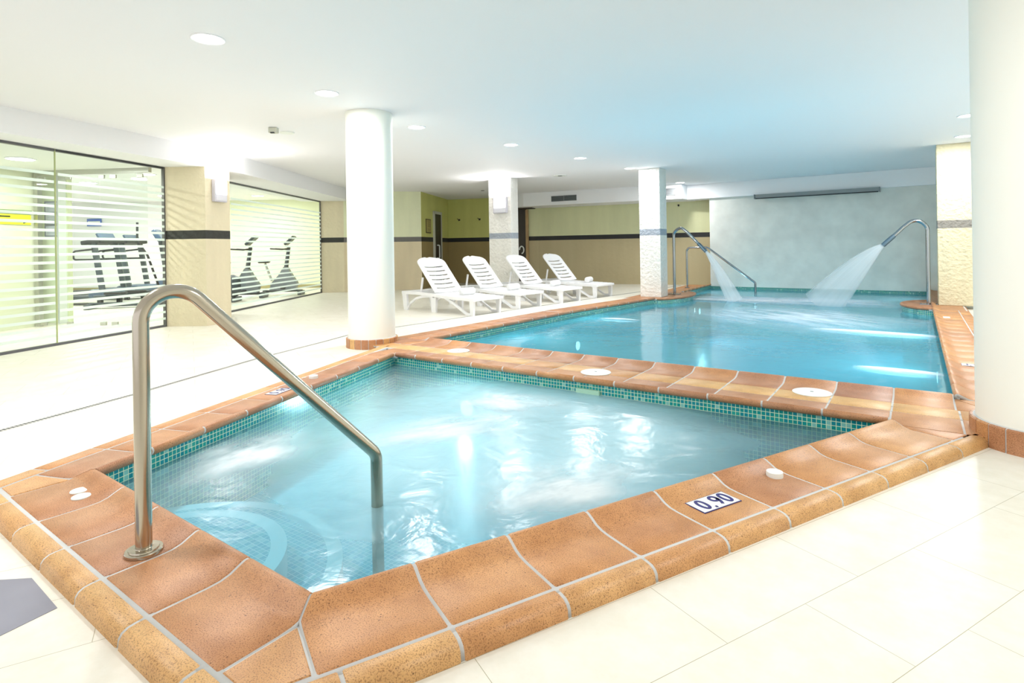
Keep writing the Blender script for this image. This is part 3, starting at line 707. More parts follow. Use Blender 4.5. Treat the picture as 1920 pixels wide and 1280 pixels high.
def depth_sign(x, y, rz, label, w=.215, h=.105, z=.0505, txt='0,90'):
    t = thing('depth_sign', label, 'sign', (x, y, z), rz)
    bm = B(); box(bm, (0, 0, .001), (w, h, .002)); obj('border', bm, M_NAVY, t)
    bm = B(); box(bm, (0, 0, .0022), (w - .008, h - .008, .002)); obj('plate', bm, M_LID, t)
    if txt:
        digits(txt, h * .66, .0135, t, M_NAVY, -w * .35, .020, -h * .31)
    return t
aF = math.atan2(dF.y, dF.x)
depth_sign(-.688, 2.371, aF, 'white depth sign reading 0,90 with navy border on the front terracotta edge')
depth_sign(-3.905, 2.49, math.atan2(-dL.y, -dL.x), 'small white depth sign on the left edge of the small pool, behind the slanting handrail', .19, .10)
depth_sign(.40, 6.15, 0, 'white depth sign partly behind the big round column, on the large pool edge', .2, .11, txt='1,50')
t = thing('edge_plate', 'plain white plate set in the right terracotta edge near the right shower arch', 'plate', (.315, 9.82, .0505))
bm = B(); box(bm, (0, 0, .002), (.105, .17, .004), bev=.001); obj('plate', bm, M_LID, t)

# slate insert in the floor, bottom left
bm = B(); prism(bm, [(-2.72, .44), (-2.475, .645), (-2.20, .635), (-2.16, .36), (-2.42, .2)], -.001, .0015)
tag(obj('slate_tile', bm, M_DARKTILE), 'dark grey slate tile let into the cream floor beside the terracotta edge', 'tile')

# drain channel
DR = [(-4.25, -.4), (-4.705, 1.079), (-4.987, 1.923), (-5.529, 3.274), (-5.845, 4.352), (-5.998, 4.792), (-6.013, 5.636), (-5.75, 9.0), (-5.36, 12.85), (-5.2, 15.3)]
dt = thing('drain_channel', 'narrow slotted drain channel running along the cream deck past the white column', 'drain', (-5.0, 2, 0))
bm = B(); bs = B()
for a, b in zip(DR, DR[1:]):
    a = Vector(a); b = Vector(b); u = (b - a).normalized(); L = (b - a).length; n = Vector((-u.y, u.x)); ang = math.atan2(u.y, u.x)
    box(bm, ((a.x + b.x) / 2, (a.y + b.y) / 2, .0008), (L, .042, .0016), ang)
    k = int(L / .024)
    if a.y < 5.7:
        for i in range(k):
            p = a + u * (i + .5) * L / k; box(bs, (p.x, p.y, .0022), (.006, .036, .0012), ang)
    for s in (1, -1):
        p = (a + b) / 2 + n * s * .0225; box(bs, (p.x, p.y, .0016), (L, .003, .0032), ang)
o = obj('channel', bm, M_BLACK, None); reparent(o, dt); o = obj('grate', bs, plain('white_grate', (.7, .68, .64), .5), None); reparent(o, dt)

# ------------------------------------------------------------------ steel fittings
def flange(parent, x, y, z, r, m=M_CHROME, name='base_flange'):
    bm = B(); lathe(bm, [(r, 0), (r, .009), (r * .96, .012), (r * .80, .012), (r * .78, .016), (r * .46, .017), (r * .44, .019)], (x, y, z), 48)
    return obj(name, bm, m, parent, True)
# foreground handrail
A_ = Vector((-2.232, .894, .05)); W_ = Vector((-1.978, 1.733, 0)); hd = Vector((W_.x - A_.x, W_.y - A_.y, 0)); HL = hd.length; hd.normalize()
def HP(s, z): return A_ + hd * s + Vector((0, 0, z - .05))
t = thing('handrail', 'bent stainless steel handrail in the foreground dipping into the small pool', 'handrail', A_)
pts = fillet([HP(0, .052), HP(0, 1.12), HP(HL, .190), HP(HL + .003, -.55)], [.105, .075], 14)
bm = B(); tube(bm, [p - A_ for p in pts], .0262, 28); obj('rail_tube', bm, M_STEEL, t, True)
flange(t, 0, 0, .001, .060, M_STEEL)
# far handrail into the large pool
P_ = Vector((-4.56, 13.85, .052)); t = thing('handrail', 'thin steel handrail at the far end of the large pool behind the left jet', 'handrail', P_)
pts = fillet([(0, 0, 0), (0, 0, .975), (.50, 0, .975), (1.56, 0, .16), (1.57, 0, -.5)], [.09, .12, .05], 8)
bm = B(); tube(bm, pts, .024, 16); obj('rail_tube', bm, M_CHROME, t, True); flange(t, 0, 0, 0, .06)
# arched water spouts
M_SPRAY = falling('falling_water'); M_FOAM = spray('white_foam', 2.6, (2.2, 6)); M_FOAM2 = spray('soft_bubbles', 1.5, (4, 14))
M_PLUMEGLOW = spray('bubble_glow_plume', 3.0, (2.0, 2.6), True, (1, 1, 1), 1.9)  # bubbles with the bright glow of the whirlpool painted in as white
M_GLOWSTREAK = spray('lamp_glow_streak', 4.5, (.6, 1.2), True, (1, 1, 1))  # underwater lamp glow painted as white streaks on the surface
def shower(label, x, y, pts, radii, tip, tdir, r=.03):
    t = thing('water_spout', label, 'water spout', (x, y, .055)); pp = fillet(pts, radii, 12)
    bm = B(); tube(bm, pp, r, 20); obj('arched_pipe', bm, M_CHROME, t, True)
    a = Vector(tip); b = a + Vector(tdir).normalized() * .21
    bm = B(); tube(bm, [a - (b - a) * .12, a, b], [r * 1.02, r * 1.25, r * 1.25], 20); obj('nozzle', bm, plain('blue_grey_nozzle', (.13, .2, .26), .3, .6), t, True)
    bm = B(); box(bm, (0, 0, .006), (.24, .16, .012), bev=.003); obj('base_plate', bm, M_CHROME, t)
    for i in (-1, 1):
        for j in (-1, 1):
            bm = B(); lathe(bm, [(.009, .012), (.009, .02), (0, .024)], (i * .1, j * .06, 0), 8); obj('bolt', bm, M_CHROME, t)
    return Vector((x, y, .055)) + b
zl = .055
tipL = shower('arched steel water spout at the left pool edge beside the white square pillar', -4.19, 11.9, [(0, 0, 0), (0, 0, 1.32), (.16, -.01, 1.42), (.30, -.02, 1.30), (.545, -.05, 1.05)], [.14, .12, .14], (.545, -.05, 1.05), (.245, -.03, -.25))
tipR = shower('taller-looking arched steel water spout on the right pool edge beside the cream pillar', .16, 11.62, [(0, 0, 0), (0, 0, 1.28), (-.15, -.01, 1.44), (-.33, -.02, 1.28), (-.47, -.03, 1.13)], [.16, .14, .16], (-.47, -.03, 1.13), (-.2, -.02, -.2))
def jet(label, tip, d0, land, w0, w1, flat=.35):
    """aerated fan of water falling from a nozzle along a ballistic curve"""
    bm = B(); uv = bm.loops.layers.uv.new('UVMap'); n = 16; seg = 18; rings = []
    tip = Vector(tip); land = Vector(land); c = tip + Vector(d0) * .5
    side = Vector((land.y - tip.y, -(land.x - tip.x), 0)).normalized()
    for i in range(n + 1):
        s = i / n; p = tip * (1 - s) ** 2 + c * 2 * s * (1 - s) + land * s * s
        tg = ((c - tip) * (1 - s) + (land - c) * s).normalized(); up_ = side.cross(tg).normalized(); w_ = w0 + (w1 - w0) * s ** 1.1
        rings.append([bm.verts.new(p + up_ * math.cos(2 * PI * k / seg) * w_ + side * math.sin(2 * PI * k / seg) * w_ * flat) for k in range(seg)])
    for i in range(n):
        for k in range(seg):
            f = bm.faces.new((rings[i][k], rings[i][(k + 1) % seg], rings[i + 1][(k + 1) % seg], rings[i + 1][k]))
            for l, (a, b) in zip(f.loops, ((i, k), (i, k + 1), (i + 1, k + 1), (i + 1, k))): l[uv].uv = (a / n, b / seg)
    return tag(obj('water_jet', bm, M_SPRAY, None, True), label, 'water')
jet('narrow white water jet falling from the left arched spout', tipL, (.35, 0, -.42), (-2.92, 11.75, -.05), .028, .17, .6)
jet('broad white water fan falling from the right arched spout', tipR, (-.45, 0, -.28), (-1.42, 11.75, -.05), .03, .34, .5)
def foam(name, label, c, sx, sy, rz, m, z=.006, group=None, parent=None):
    bm = B(); uv = bm.loops.layers.uv.new('UVMap'); nx = 10; ny = 6; g = []
    for i in range(nx + 1):
        g.append([bm.verts.new(((i / nx - .5) * sx, (j / ny - .5) * sy, .02 * math.sin(PI * i / nx) * math.sin(PI * j / ny))) for j in range(ny + 1)])
    for i in range(nx):
        for j in range(ny):
            f = bm.faces.new((g[i][j], g[i + 1][j], g[i + 1][j + 1], g[i][j + 1]))
            for l, (a, b) in zip(f.loops, ((i, j), (i + 1, j), (i + 1, j + 1), (i, j + 1))): l[uv].uv = (a / nx, b / ny)
    o = obj(name, bm, m, None); o.location = (c[0], c[1], WZ + z); o.rotation_euler = (0, 0, rz); tag(o, label, 'foam', group, 'stuff'); return o
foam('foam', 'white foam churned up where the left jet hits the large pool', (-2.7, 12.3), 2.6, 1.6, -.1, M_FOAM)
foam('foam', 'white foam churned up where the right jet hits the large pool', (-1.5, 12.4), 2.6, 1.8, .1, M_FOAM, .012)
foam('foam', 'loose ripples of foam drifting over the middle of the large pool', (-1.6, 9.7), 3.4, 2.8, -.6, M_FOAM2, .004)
foam('foam', 'white streak of painted lamp glow and foam from the left wall by the left spout', (-3.0, 11.9), 2.3, .5, .08, M_GLOWSTREAK, .016)  # streaks at the pool walls, lamp glow is in their white
foam('foam', 'upper white streak of painted lamp glow at the right wall of the large pool', (-.45, 8.42), 1.5, .34, -.04, M_GLOWSTREAK, .008)
foam('foam', 'lower white streak of painted lamp glow at the right wall of the large pool', (-.14, 6.03), .72, .24, -.04, M_GLOWSTREAK, .008)
foam('foam', 'short white streak of painted lamp glow at the left wall of the large pool', (-3.75, 8.15), .7, .13, .1, M_GLOWSTREAK, .008)
foam('foam', 'bright painted glow with bubbles in the middle of the small pool', (-2.42, 2.68), 1.5, .75, 1.15, M_PLUMEGLOW, .004)  # whirlpool patches paint its glow along with the bubbles
foam('foam', 'painted glow with bubbles at the front edge of the small pool by the 0,90 sign', (-1.36, 2.35), 1.3, .8, 1.15, M_PLUMEGLOW, .004)
foam('foam', 'bright patch of painted glow and bubbles at the back of the small pool', (-2.42, 3.38), 1.0, .7, .4, M_PLUMEGLOW, .004)
foam('foam', 'painted glow with bubbles in the left corner of the small pool beside the steps', (-3.05, 1.75), 1.1, .8, 1.9, M_PLUMEGLOW, .004)

# ------------------------------------------------------------------ sun loungers
def lounger():
    t = thing('sun_lounger', 'x', 'sun lounger'); Wd = .68; L = 1.80
    # deck: side rails and slatted seat
    bm = B()
    for y in (.02, Wd - .02):
        pr = [(-.06, .338), (.35, .340), (.75, .325), (1.2, .298), (1.82, .286)]
        for (x0, z0), (x1, z1) in zip(pr, pr[1:]):
            a = [bm.verts.new((x0, y - .022, z0 - .05)), bm.verts.new((x0, y + .022, z0 - .05)), bm.verts.new((x0, y + .022, z0)), bm.verts.new((x0, y - .022, z0))]
            b = [bm.verts.new((x1, y - .022, z1 - .05)), bm.verts.new((x1, y + .022, z1 - .05)), bm.verts.new((x1, y + .022, z1)), bm.verts.new((x1, y - .022, z1))]
            for k in range(4): bm.faces.new((a[k], a[(k + 1) % 4], b[(k + 1) % 4], b[k]))
            if x0 == -.06: bm.faces.new(a[::-1])
            if x1 == 1.82: bm.faces.new(b)
    box(bm, (-.045, Wd / 2, .312), (.05, Wd, .05), bev=.008); box(bm, (1.80, Wd / 2, .262), (.05, Wd, .048), bev=.01)
    box(bm, (.30, Wd / 2, .305), (.05, Wd - .06, .03)); box(bm, (.50, Wd / 2, .300), (.05, Wd - .06, .03))
    obj('frame', bm, M_PLASTIC, t)
    bm = B(); x = .74
    while x < 1.76:
        z = .316 - (x - .74) * .032; box(bm, (x + .055, Wd / 2, z), (.105, Wd - .07, .016), bev=.004); x += .118
    box(bm, (1.25, Wd / 2, .288), (1.06, .07, .016))
    obj('seat_slats', bm, M_PLASTIC, t)
    def leg(x, y, w0=.075, w1=.062, lean=0):
        bm = B()
        lo = [(x - w1 / 2 + lean, y - .02), (x + w1 / 2 + lean, y - .02), (x + w1 / 2 + lean, y + .02), (x - w1 / 2 + lean, y + .02)]; hi = [(x - w0 / 2, y - .024), (x + w0 / 2, y - .024), (x + w0 / 2, y + .024), (x - w0 / 2, y + .024)]
        zt = .30 if x < .8 else .255
        a = [bm.verts.new((*p, 0)) for p in lo]; b = [bm.verts.new((*p, zt)) for p in hi]
        bm.faces.new(a[::-1]); bm.faces.new(b)
        for k in range(4): bm.faces.new((a[k], a[(k + 1) % 4], b[(k + 1) % 4], b[k]))
        obj('leg', bm, M_PLASTIC, t)
    for y in (.03, Wd - .03):
        leg(.0, y, .12, .10, .03); leg(.80, y, .135, .105, .0); leg(1.74, y, .095, .07, .0)
        for pts in ([(.06, .02), (.16, .13), (.32, .22), (.5, .262), (.68, .275), (.78, .27)], [(.86, .29), (1.06, .275), (1.26, .2), (1.46, .1), (1.60, .025), (1.74, .02)]):
            bm = B(); pr = None
            for i, (px, pz) in enumerate(pts):
                q = [bm.verts.new((px, y - .016, pz - .022)), bm.verts.new((px, y + .016, pz - .022)), bm.verts.new((px, y + .016, pz + .022)), bm.verts.new((px, y - .016, pz + .022))]
                if pr:
                    for k in range(4): bm.faces.new((pr[k], pr[(k + 1) % 4], q[(k + 1) % 4], q[k]))
                else: bm.faces.new(q[::-1])
                pr = q
            bm.faces.new(pr); obj('brace', bm, M_PLASTIC, t)
    # backrest: curved shell with five slots and a rounded head
    Lb = .80; sl = [(.08 + .098 * k, .108 + .098 * k) for k in range(6)]
    ys = [0, .035, .10] + [.10 + (Wd - .24) * k / 8 for k in range(1, 8)] + [Wd - .14, Wd - .075, Wd - .04]
    def wx(s):   # half width shrinking to the rounded top
        return 1.0 if s < .66 else math.sqrt(max(0, 1 - ((s - .66) / .17) ** 2 * .985))
    ss = sorted(set([0, .05] + [v for ab in sl for v in ab] + [.60, .66, .70, .73, .76, .785, .80, .815, .825, .83]))
    bm = B(); grid = []; yc = (Wd - .04) / 2 + .0
    for s in ss:
        row = []
        for y in ys:
            yy = yc + (y - yc) * wx(s); hd_ = .035 * ((y - yc) / yc) ** 2; curl = .02 * max(0, (s - .62) / .22) ** 2
            row.append(bm.verts.new((s, yy, hd_ - curl)))
        grid.append(row)
    for i in range(len(ss) - 1):
        slot = any(abs(ss[i] - a) < 1e-6 for a, b in sl)
        for j in range(len(ys) - 1):
            if slot and 2 <= j < len(ys) - 3: continue
            bm.faces.new((grid[i][j], grid[i + 1][j], grid[i + 1][j + 1], grid[i][j + 1]))
    bmesh.ops.recalc_face_normals(bm, faces=bm.faces)
    r = bmesh.ops.solidify(bm, geom=bm.faces[:], thickness=.022)
    # local s runs up the back: map to leaning plane
    ang = math.radians(48); px, pz = .80, .318
    R_ = Matrix(((-math.cos(ang), 0, math.sin(ang)), (0, 1, 0), (math.sin(ang), 0, math.cos(ang))))
    for v in bm.verts: v.co = R_ @ v.co + Vector((px, .02, pz))
    obj('backrest', bm, M_PLASTIC, t, True)
    bm = B()
    for y in (.07, Wd - .07): tube(bm, [(.455, y, .59), (.40, y, .31)], .019, 8)
    tube(bm, [(.41, .07, .36), (.41, Wd - .07, .36)], .011, 8); obj('back_prop', bm, M_PLASTIC, t)
    return t
L0 = lounger()
spots = [(-5.85, 7.17, -6.5, 'white resin sun lounger nearest the round column with a folded towel'), (-5.80, 8.40, -5, 'white resin sun lounger second from the round column'),
         (-5.64, 9.64, -4.5, 'white resin sun lounger third from the round column, in front of the square pillar'), (-5.56, 10.93, -6, 'white resin sun lounger furthest from the round column, nearest the back wall')]
spots = [(a, b, math.radians(c), l) for a, b, c, l in spots]
tw = [(1.30, .34, 0), (1.36, .36, 0), (1.38, .36, 0), (1.36, .38, 0)]
def towel():
    t = thing('rolled_towel', 'x', 'towel'); bm = B(); seg = 28; n = 10
    prof = [(.0, -.155), (.04, -.155), (.056, -.148), (.062, -.13), (.063, 0), (.062, .13), (.056, .148), (.04, .155), (0, .155)]
    lathe(bm, prof, seg=28)
    bmesh.ops.rotate(bm, verts=bm.verts, matrix=Matrix.Rotation(PI / 2, 3, 'X')); bmesh.ops.translate(bm, verts=bm.verts, vec=(0, 0, .058))
    obj('roll', bm, M_TOWEL, t, True)
    for s in (-.157, .157):
        bm = B()
        tube(bm, [(.0 + (.006 + .0035 * k) * math.cos(k * .9), s, .058 + (.006 + .0035 * k) * math.sin(k * .9)) for k in range(14)], .0022, 6)
        obj('rolled_edge', bm, M_TOWEL, t)
    return t
T0 = towel()
tl = ['rolled white towel on the lounger nearest the round column', 'rolled white towel on the second lounger from the round column', 'rolled white towel on the third lounger from the round column', 'rolled white towel on the lounger nearest the back wall']
for i, (x, y, rz, lab) in enumerate(spots):
    o = L0 if i == 0 else copy_tree(L0); c, s = math.cos(rz), math.sin(rz)
    o.location = (x - 1.77 * c, y - 1.77 * s, .0); o.rotation_euler = (0, 0, rz); o['label'] = lab; o['group'] = 'white sun loungers beside the large pool'
    q = T0 if i == 0 else copy_tree(T0); a, b, _ = tw[i]
    q.location = (o.location.x + a * c - b * s, o.location.y + a * s + b * c, .3065 - (a - .74) * .032 + .018); q.rotation_euler = (0, 0, rz + .1 * i); q['label'] = tl[i]; q['group'] = 'rolled towels on the loungers'

# ------------------------------------------------------------------ lamps and ceiling devices
def area(name, loc, size, power, col=(1, .99, .98), rot=(0, 0, 0), parent=None, shape='DISK', spread=PI):
    l = bpy.data.lights.new(name, 'AREA'); l.shape = shape; l.size = size; l.energy = power; l.color = col; l.spread = spread
    if shape == 'RECTANGLE': l.size_y = size
    o = bpy.data.objects.new(name, l); COL.objects.link(o); o.location = loc; o.rotation_euler = rot
    if parent is not None: o.parent = parent
    return o
def downlight():
    t = thing('ceiling_downlight', 'x', 'ceiling light')
    bm = B(); lathe(bm, [(.100, -.001), (.100, -.005), (.112, -.010), (.117, -.004), (.117, 0)], seg=40); obj('trim_ring', bm, M_WHITE, t, True)
    bm = B(); lathe(bm, [(0, -.004), (.101, -.004), (.101, -.001)], seg=40); obj('diffuser', bm, M_LAMP, t)
    area('light', (0, 0, -.014), .19, DOWN_W, parent=t); return t
D0 = downlight()
rows = [(-4.207, 2.156, 'round ceiling downlight nearest the camera, top left'), (-4.753, 3.602, 'round ceiling downlight just left of the white round column'), (-5.207, 5.309, 'round ceiling downlight just right of the top of the round column'),
        (-5.004, 7.116, 'round ceiling downlight fourth from the camera in the long row'), (-4.822, 8.980, 'round ceiling downlight fifth from the camera in the long row'), (-4.687, 10.817, 'round ceiling downlight in front of the white pillar by the pool'),
        (-4.806, 14.172, 'round ceiling downlight beyond the pillar, over the air vent box'), (.609, 10.918, 'round ceiling downlight by the top of the cream pillar at right'), (.56, 9.144, 'round ceiling downlight peeking out at the edge of the big right column'),
        (.6, 7.37, 'round ceiling downlight hidden behind the big right column'), (.6, 5.6, 'second round ceiling downlight hidden behind the big right column'), (.6, 2.05, 'round ceiling downlight above the near right corner of the deck'), (-3.4, .3, 'round ceiling downlight above the camera to the left')]
for i, (x, y, lab) in enumerate(rows):
    o = D0 if i == 0 else copy_tree(D0); o.location = (x, y, ZC); o['label'] = lab; o['group'] = 'round downlights in the pool ceiling'
# wall lamps
def sconce(loc, rz, w, h, label):
    t = thing('wall_lamp', label, 'wall lamp', loc, rz)     # local -y faces the room
    bm = B(); box(bm, (0, -.03, 0), (w, .06, h), bev=.006); obj('housing', bm, plain('lilac_white_metal', (.62, .60, .66), .5), t)
    bm = B(); box(bm, (.005, -.065, h * .14), (w * .86, .03, h * .64), bev=.02); obj('diffuser', bm, M_SCON, t)
    bm = B(); box(bm, (.005, -.062, -h * .34), (w * .86, .012, h * .22), bev=.003); obj('lower_panel', bm, plain('pale_metal', (.7, .69, .74), .4), t)
    area('light', (0, -.14, h * .5), .2, SCONCE_W, (1, .97, .97), (PI, 0, 0), t, 'DISK'); area('light', (0, -.10, h * .14), .18, SCONCE_W * .35, (1, .97, .97), (-PI / 2, 0, 0), t, 'DISK')
    return t
fa = math.atan2(PR[1] - PL[1], PR[0] - PL[0]) ; mx_, my_ = (PL[0] + PR[0]) / 2, (PL[1] + PR[1]) / 2
sconce((mx_ + .003, my_ + .003, 2.035), fa, .25, .34, 'square white wall lamp glowing on the pillar between the two glass fronts')
sconce((-7.645, 10.448, 2.055), 0, .37, .36, 'square white wall lamp glowing on the square pillar behind the loungers')
t = thing('motion_detector', 'small off-white motion detector box on the ceiling above the left glass front', 'detector', (-6.62, 4.20, ZC), YAW)
bm = B(); box(bm, (0, 0, -.035), (.11, .08, .07), bev=.012); obj('housing', bm, plain('offwhite_plastic', (.62, .62, .52), .5), t)
bm = B(); box(bm, (.0, -.03, -.068), (.05, .03, .012)); obj('lens', bm, M_BLACK, t)
t = thing('ceiling_speaker', 'flat round white disc on the ceiling beside the motion detector', 'speaker', (-6.744, 4.472, ZC))
bm = B(); lathe(bm, [(.095, 0), (.09, -.012), (0, -.014)], seg=32); obj('cover', bm, M_LID, t, True)
t = thing('ceiling_vent', 'small round ceiling vent in front of the beam with air grilles', 'vent', (-6.36, 10.9, ZC))
bm = B(); lathe(bm, [(.15, 0), (.14, -.012), (.09, -.004), (0, -.006)], seg=32); obj('cover', bm, M_LID, t, True)
bm = B(); lathe(bm, [(.05, -.006), (.05, -.010), (0, -.010)], seg=20); obj('dark_core', bm, M_VENT, t)
t = thing('ceiling_spot', 'tiny dark spot fitting in the ceiling of the changing recess', 'spotlight', (-9.604, 12.29, ZC))
bm = B(); lathe(bm, [(.05, 0), (.045, -.01), (0, -.012)], seg=20); obj('cover', bm, M_VENT, t)

# air grilles on the dropped beam
ba = math.atan2(14.52 - 13.80, -4.89 + 9.29); bu = Vector((math.cos(ba), math.sin(ba))); bn = Vector((math.sin(ba), -math.cos(ba)))
def grille(s, w, z, h, label, m=M_VENT):
    p = Vector((-9.29, 13.80)) + bu * s + bn * .001; t = thing('air_grille', label, 'air vent', (p.x, p.y, z), ba)
    bm = B(); box(bm, (0, -.004, 0), (w, .008, h)); obj('backing', bm, m, t)
    bm = B()
    for k in range(7): box(bm, (0, -.012, -h / 2 + h * (k + .5) / 7), (w - .02, .012, .004), rot=Matrix.Rotation(.5, 4, 'X'))
    for z_ in (-h / 2, h / 2): box(bm, (0, -.01, z_), (w + .012, .02, .010))
    for x_ in (-w / 2, w / 2): box(bm, (x_, -.01, 0), (.010, .02, h))
    obj('slats', bm, plain('grille_metal', (.22, .24, .25), .5), t)
grille(1.06, .36, 2.455, .145, 'left one of the twin dark air grilles on the white beam'); grille(1.44, .36, 2.458, .145, 'right one of the twin dark air grilles on the white beam')
grille(4.15, .34, 2.475, .17, 'grey air grille on the beam just right of the white pillar by the pool', plain('mid_grey_vent', (.2, .21, .22), .5))
# projector screen case on the pool wall
t = thing('screen_case', 'long dark projection screen case mounted under the beam on the pool wall', 'projection screen', (-1.92, 14.93, 2.235))
bm = B(); box(bm, (0, 0, .02), (2.56, .10, .085), bev=.004); obj('case', bm, plain('grey_case', (.25, .27, .27), .4), t)
bm = B(); box(bm, (0, -.008, -.03), (2.53, .06, .025)); obj('slot', bm, M_BLACK, t)
for s in (-1, 1):
    bm = B(); box(bm, (s * 1.29, 0, .012), (.025, .12, .11), bev=.003); obj('end_cap', bm, plain('cap_grey', (.18, .19, .2), .4), t)
# recess: framed notice, dark door, hooks
rd = (Vector(F1) - Vector(E1)).normalized(); ra = math.atan2(rd.y, rd.x); rn = Vector((rd.y, -rd.x))
def onrec(s, off=0): p = Vector(E1) + rd * s + rn * off; return (p.x, p.y)
t = thing('framed_notice', 'brown framed notice on the wall left of the dark recess door', 'notice', (*onrec(.62, .002), 1.74), ra)
bm = B(); box(bm, (0, -.008, 0), (.46, .016, .40), bev=.003); obj('frame', bm, plain('dark_gold_frame', (.10, .075, .02), .5), t)
bm = B(); box(bm, (0, -.017, 0), (.40, .006, .34)); obj('sheet', bm, plain('yellowed_sheet', (.42, .35, .12), .6), t)
bm = B()
for k, w_ in enumerate((.3, .2, .26, .26, .26, .0, .26, .22)):
    if w_: box(bm, (.03, -.021, .13 - k * .036), (w_, .002, .010))
obj('print', bm, plain('brown_print', (.12, .09, .03), .6), t)
t = thing('recess_door', 'narrow dark door in a white frame in the changing recess', 'door', (*onrec(1.49, .0), 0), ra)
bm = B(); box(bm, (0, -.02, 1.06), (.62, .04, 2.12), bev=.004); obj('leaf', bm, M_WOOD, t)
bm = B(); box(bm, (-.36, -.025, 1.09), (.08, .05, 2.18)); box(bm, (.36, -.025, 1.09), (.08, .05, 2.18)); box(bm, (0, -.025, 2.16), (.8, .05, .08)); obj('frame', bm, plain('pale_door_frame', (.6, .6, .52), .5), t)
bm = B(); tube(bm, fillet([(-.12, -.04, .82), (-.12, -.11, .82), (-.12, -.11, 1.2), (-.12, -.04, 1.2)], .03, 5), .018, 10); obj('pull_handle', bm, M_LID, t, True)
bd = (Vector(F2) - Vector(F1)).normalized(); bang = math.atan2(bd.y, bd.x); bnn = Vector((bd.y, -bd.x))
for s, lab in ((.39, 'left dark coat hook on the lime wall of the recess'), (1.08, 'right dark coat hook on the lime wall of the recess')):
    p = Vector(F1) + bd * s; t = thing('coat_hook', lab, 'hook', (p.x, p.y, 1.99), bang)
    bm = B(); box(bm, (0, -.008, .01), (.05, .016, .05)); obj('plate', bm, M_WOOD, t)
    bm = B(); tube(bm, [(0, -.01, .0), (-.0, -.06, -.02), (0, -.08, .015), (-.04, -.09, .05)], .011, 8); tube(bm, [(0, -.06, -.02), (.05, -.08, .03)], .010, 8); obj('prong', bm, M_WOOD, t)
# sauna door beside the square pillar
sa = bang; p0 = Vector(F2)
t = thing('sauna_door', 'dark sauna door with light wood post and projecting dark canopy, right of the square pillar', 'door', (-9.93, 14.60, 0), sa)
bm = B(); box(bm, (.02, -.03, 1.17), (.30, .05, 2.34)); obj('leaf', bm, M_WOOD, t)
bm = B(); box(bm, (.205, -.05, 1.12), (.075, .10, 2.24)); obj('door_post', bm, M_OAK, t)
bm = B(); box(bm, (.16, -.25, 2.315), (.62, .42, .11), rot=Matrix.Rotation(0, 4, 'Z')); obj('canopy', bm, M_WOOD, t)
bm = B(); box(bm, (.02, -.22, 2.39), (.42, .3, .03)); obj('canopy_top', bm, M_ALU, t)
bm = B(); tube(bm, [(.03 + .07 * math.cos(a), -.09, 1.02 + .11 * math.sin(a)) for a in [k * PI / 8 - PI / 2 for k in range(13)]], .02, 8); obj('pull_handle', bm, M_LID, t, True)
bm = B(); box(bm, (0, 0, 0), (.03, .05, .05)); o = obj('wall_hook', bm, M_BLACK); o.location = (-5.32, 15.53, 2.185); tag(o, 'tiny dark hook high on the pale wall right of the pool pillar', 'hook')

# ================================================================== GLASS FRONTS AND GYM
def pane(parent, a, b, z0=.03, z1=ZB, th=.010, name='pane'):
    bm = B(); slab(bm, a, b, th, z0, z1, 1); o = obj(name, bm, M_GLASS, None); reparent(o, parent); return o
def stripes(parent, a, b, zs, h=.034, off=-.004):
    a = Vector(a); b = Vector(b); d = (b - a).normalized(); n = Vector((-d.y, d.x)); bm = B()
    for z in zs: slab(bm, a + n * off, b + n * off, .002, z - h / 2, z + h / 2, 1)
    o = obj('frosted_stripes', bm, M_FROST, None); reparent(o, parent)
ZS = [.125 + .0975 * k for k in range(21)]
def lerp(a, b, s): return (a[0] + (b[0] - a[0]) * s, a[1] + (b[1] - a[1]) * s)
t = thing('glass_front', 'left frameless glass front with frosted stripes, before the treadmills', 'glass wall', (G1[0], G1[1], 0))
MID = (-8.50, 2.49)
pane(t, (-7.32, -.3), MID); pane(t, lerp(MID, G2, .012), G2); stripes(t, (-7.32, -.3), lerp(MID, G2, -.01), ZS); stripes(t, lerp(MID, G2, .02), lerp(MID, G2, .985), ZS)
M_TRACK = plain('dark_track', (.12, .12, .13), .4)
for nm, za, zb in (('bottom_track', -.001, .03), ('top_track', ZB - .03, ZB)):
    bm = B(); slab(bm, (-7.28, -.3), MID, .05, za, zb, 1); slab(bm, MID, G2, .05, za, zb, 1); reparent(obj(nm, bm, M_TRACK, None), t)
bm = B(); slab(bm, lerp(MID, G2, .985), G2, .04, .0, ZB, 1); reparent(obj('edge_profile', bm, plain('dark_edge_profile', (.10, .10, .10), .4), None), t)
bm = B(); slab(bm, MID, lerp(MID, G2, .006), .014, .03, ZB, 1); reparent(obj('pane_joint', bm, plain('olive_glass_edge', (.45, .50, .22), .3), None), t)
t2 = thing('glass_front', 'right frameless glass front with frosted stripes, before the exercise bikes', 'glass wall', (H0[0], H0[1], 0))
M2 = lerp(H0, H1, .28); M3 = lerp(H0, H1, .62)
for a, b in ((H0, M2), (lerp(H0, H1, .283), M3), (lerp(H0, H1, .623), H1)): pane(t2, a, b)
stripes(t2, lerp(H0, H1, .01), lerp(H0, H1, .99), ZS)
for nm, za, zb in (('bottom_track', -.001, .03), ('top_track', ZB - .03, ZB)):
    bm = B(); slab(bm, H0, H1, .05, za, zb, 1); reparent(obj(nm, bm, M_TRACK, None), t2)
bm = B(); slab(bm, lerp(H0, H1, .992), H1, .03, 0, ZB, 1); reparent(obj('edge_profile', bm, plain('dark_edge_profile_b', (.08, .08, .08), .4), None), t2)

RT = Vector((math.cos(YAW), math.sin(YAW))); FW = Vector((-math.sin(YAW), math.cos(YAW)))
def G(l, d): p = RT * l + FW * d; return (p.x, p.y)
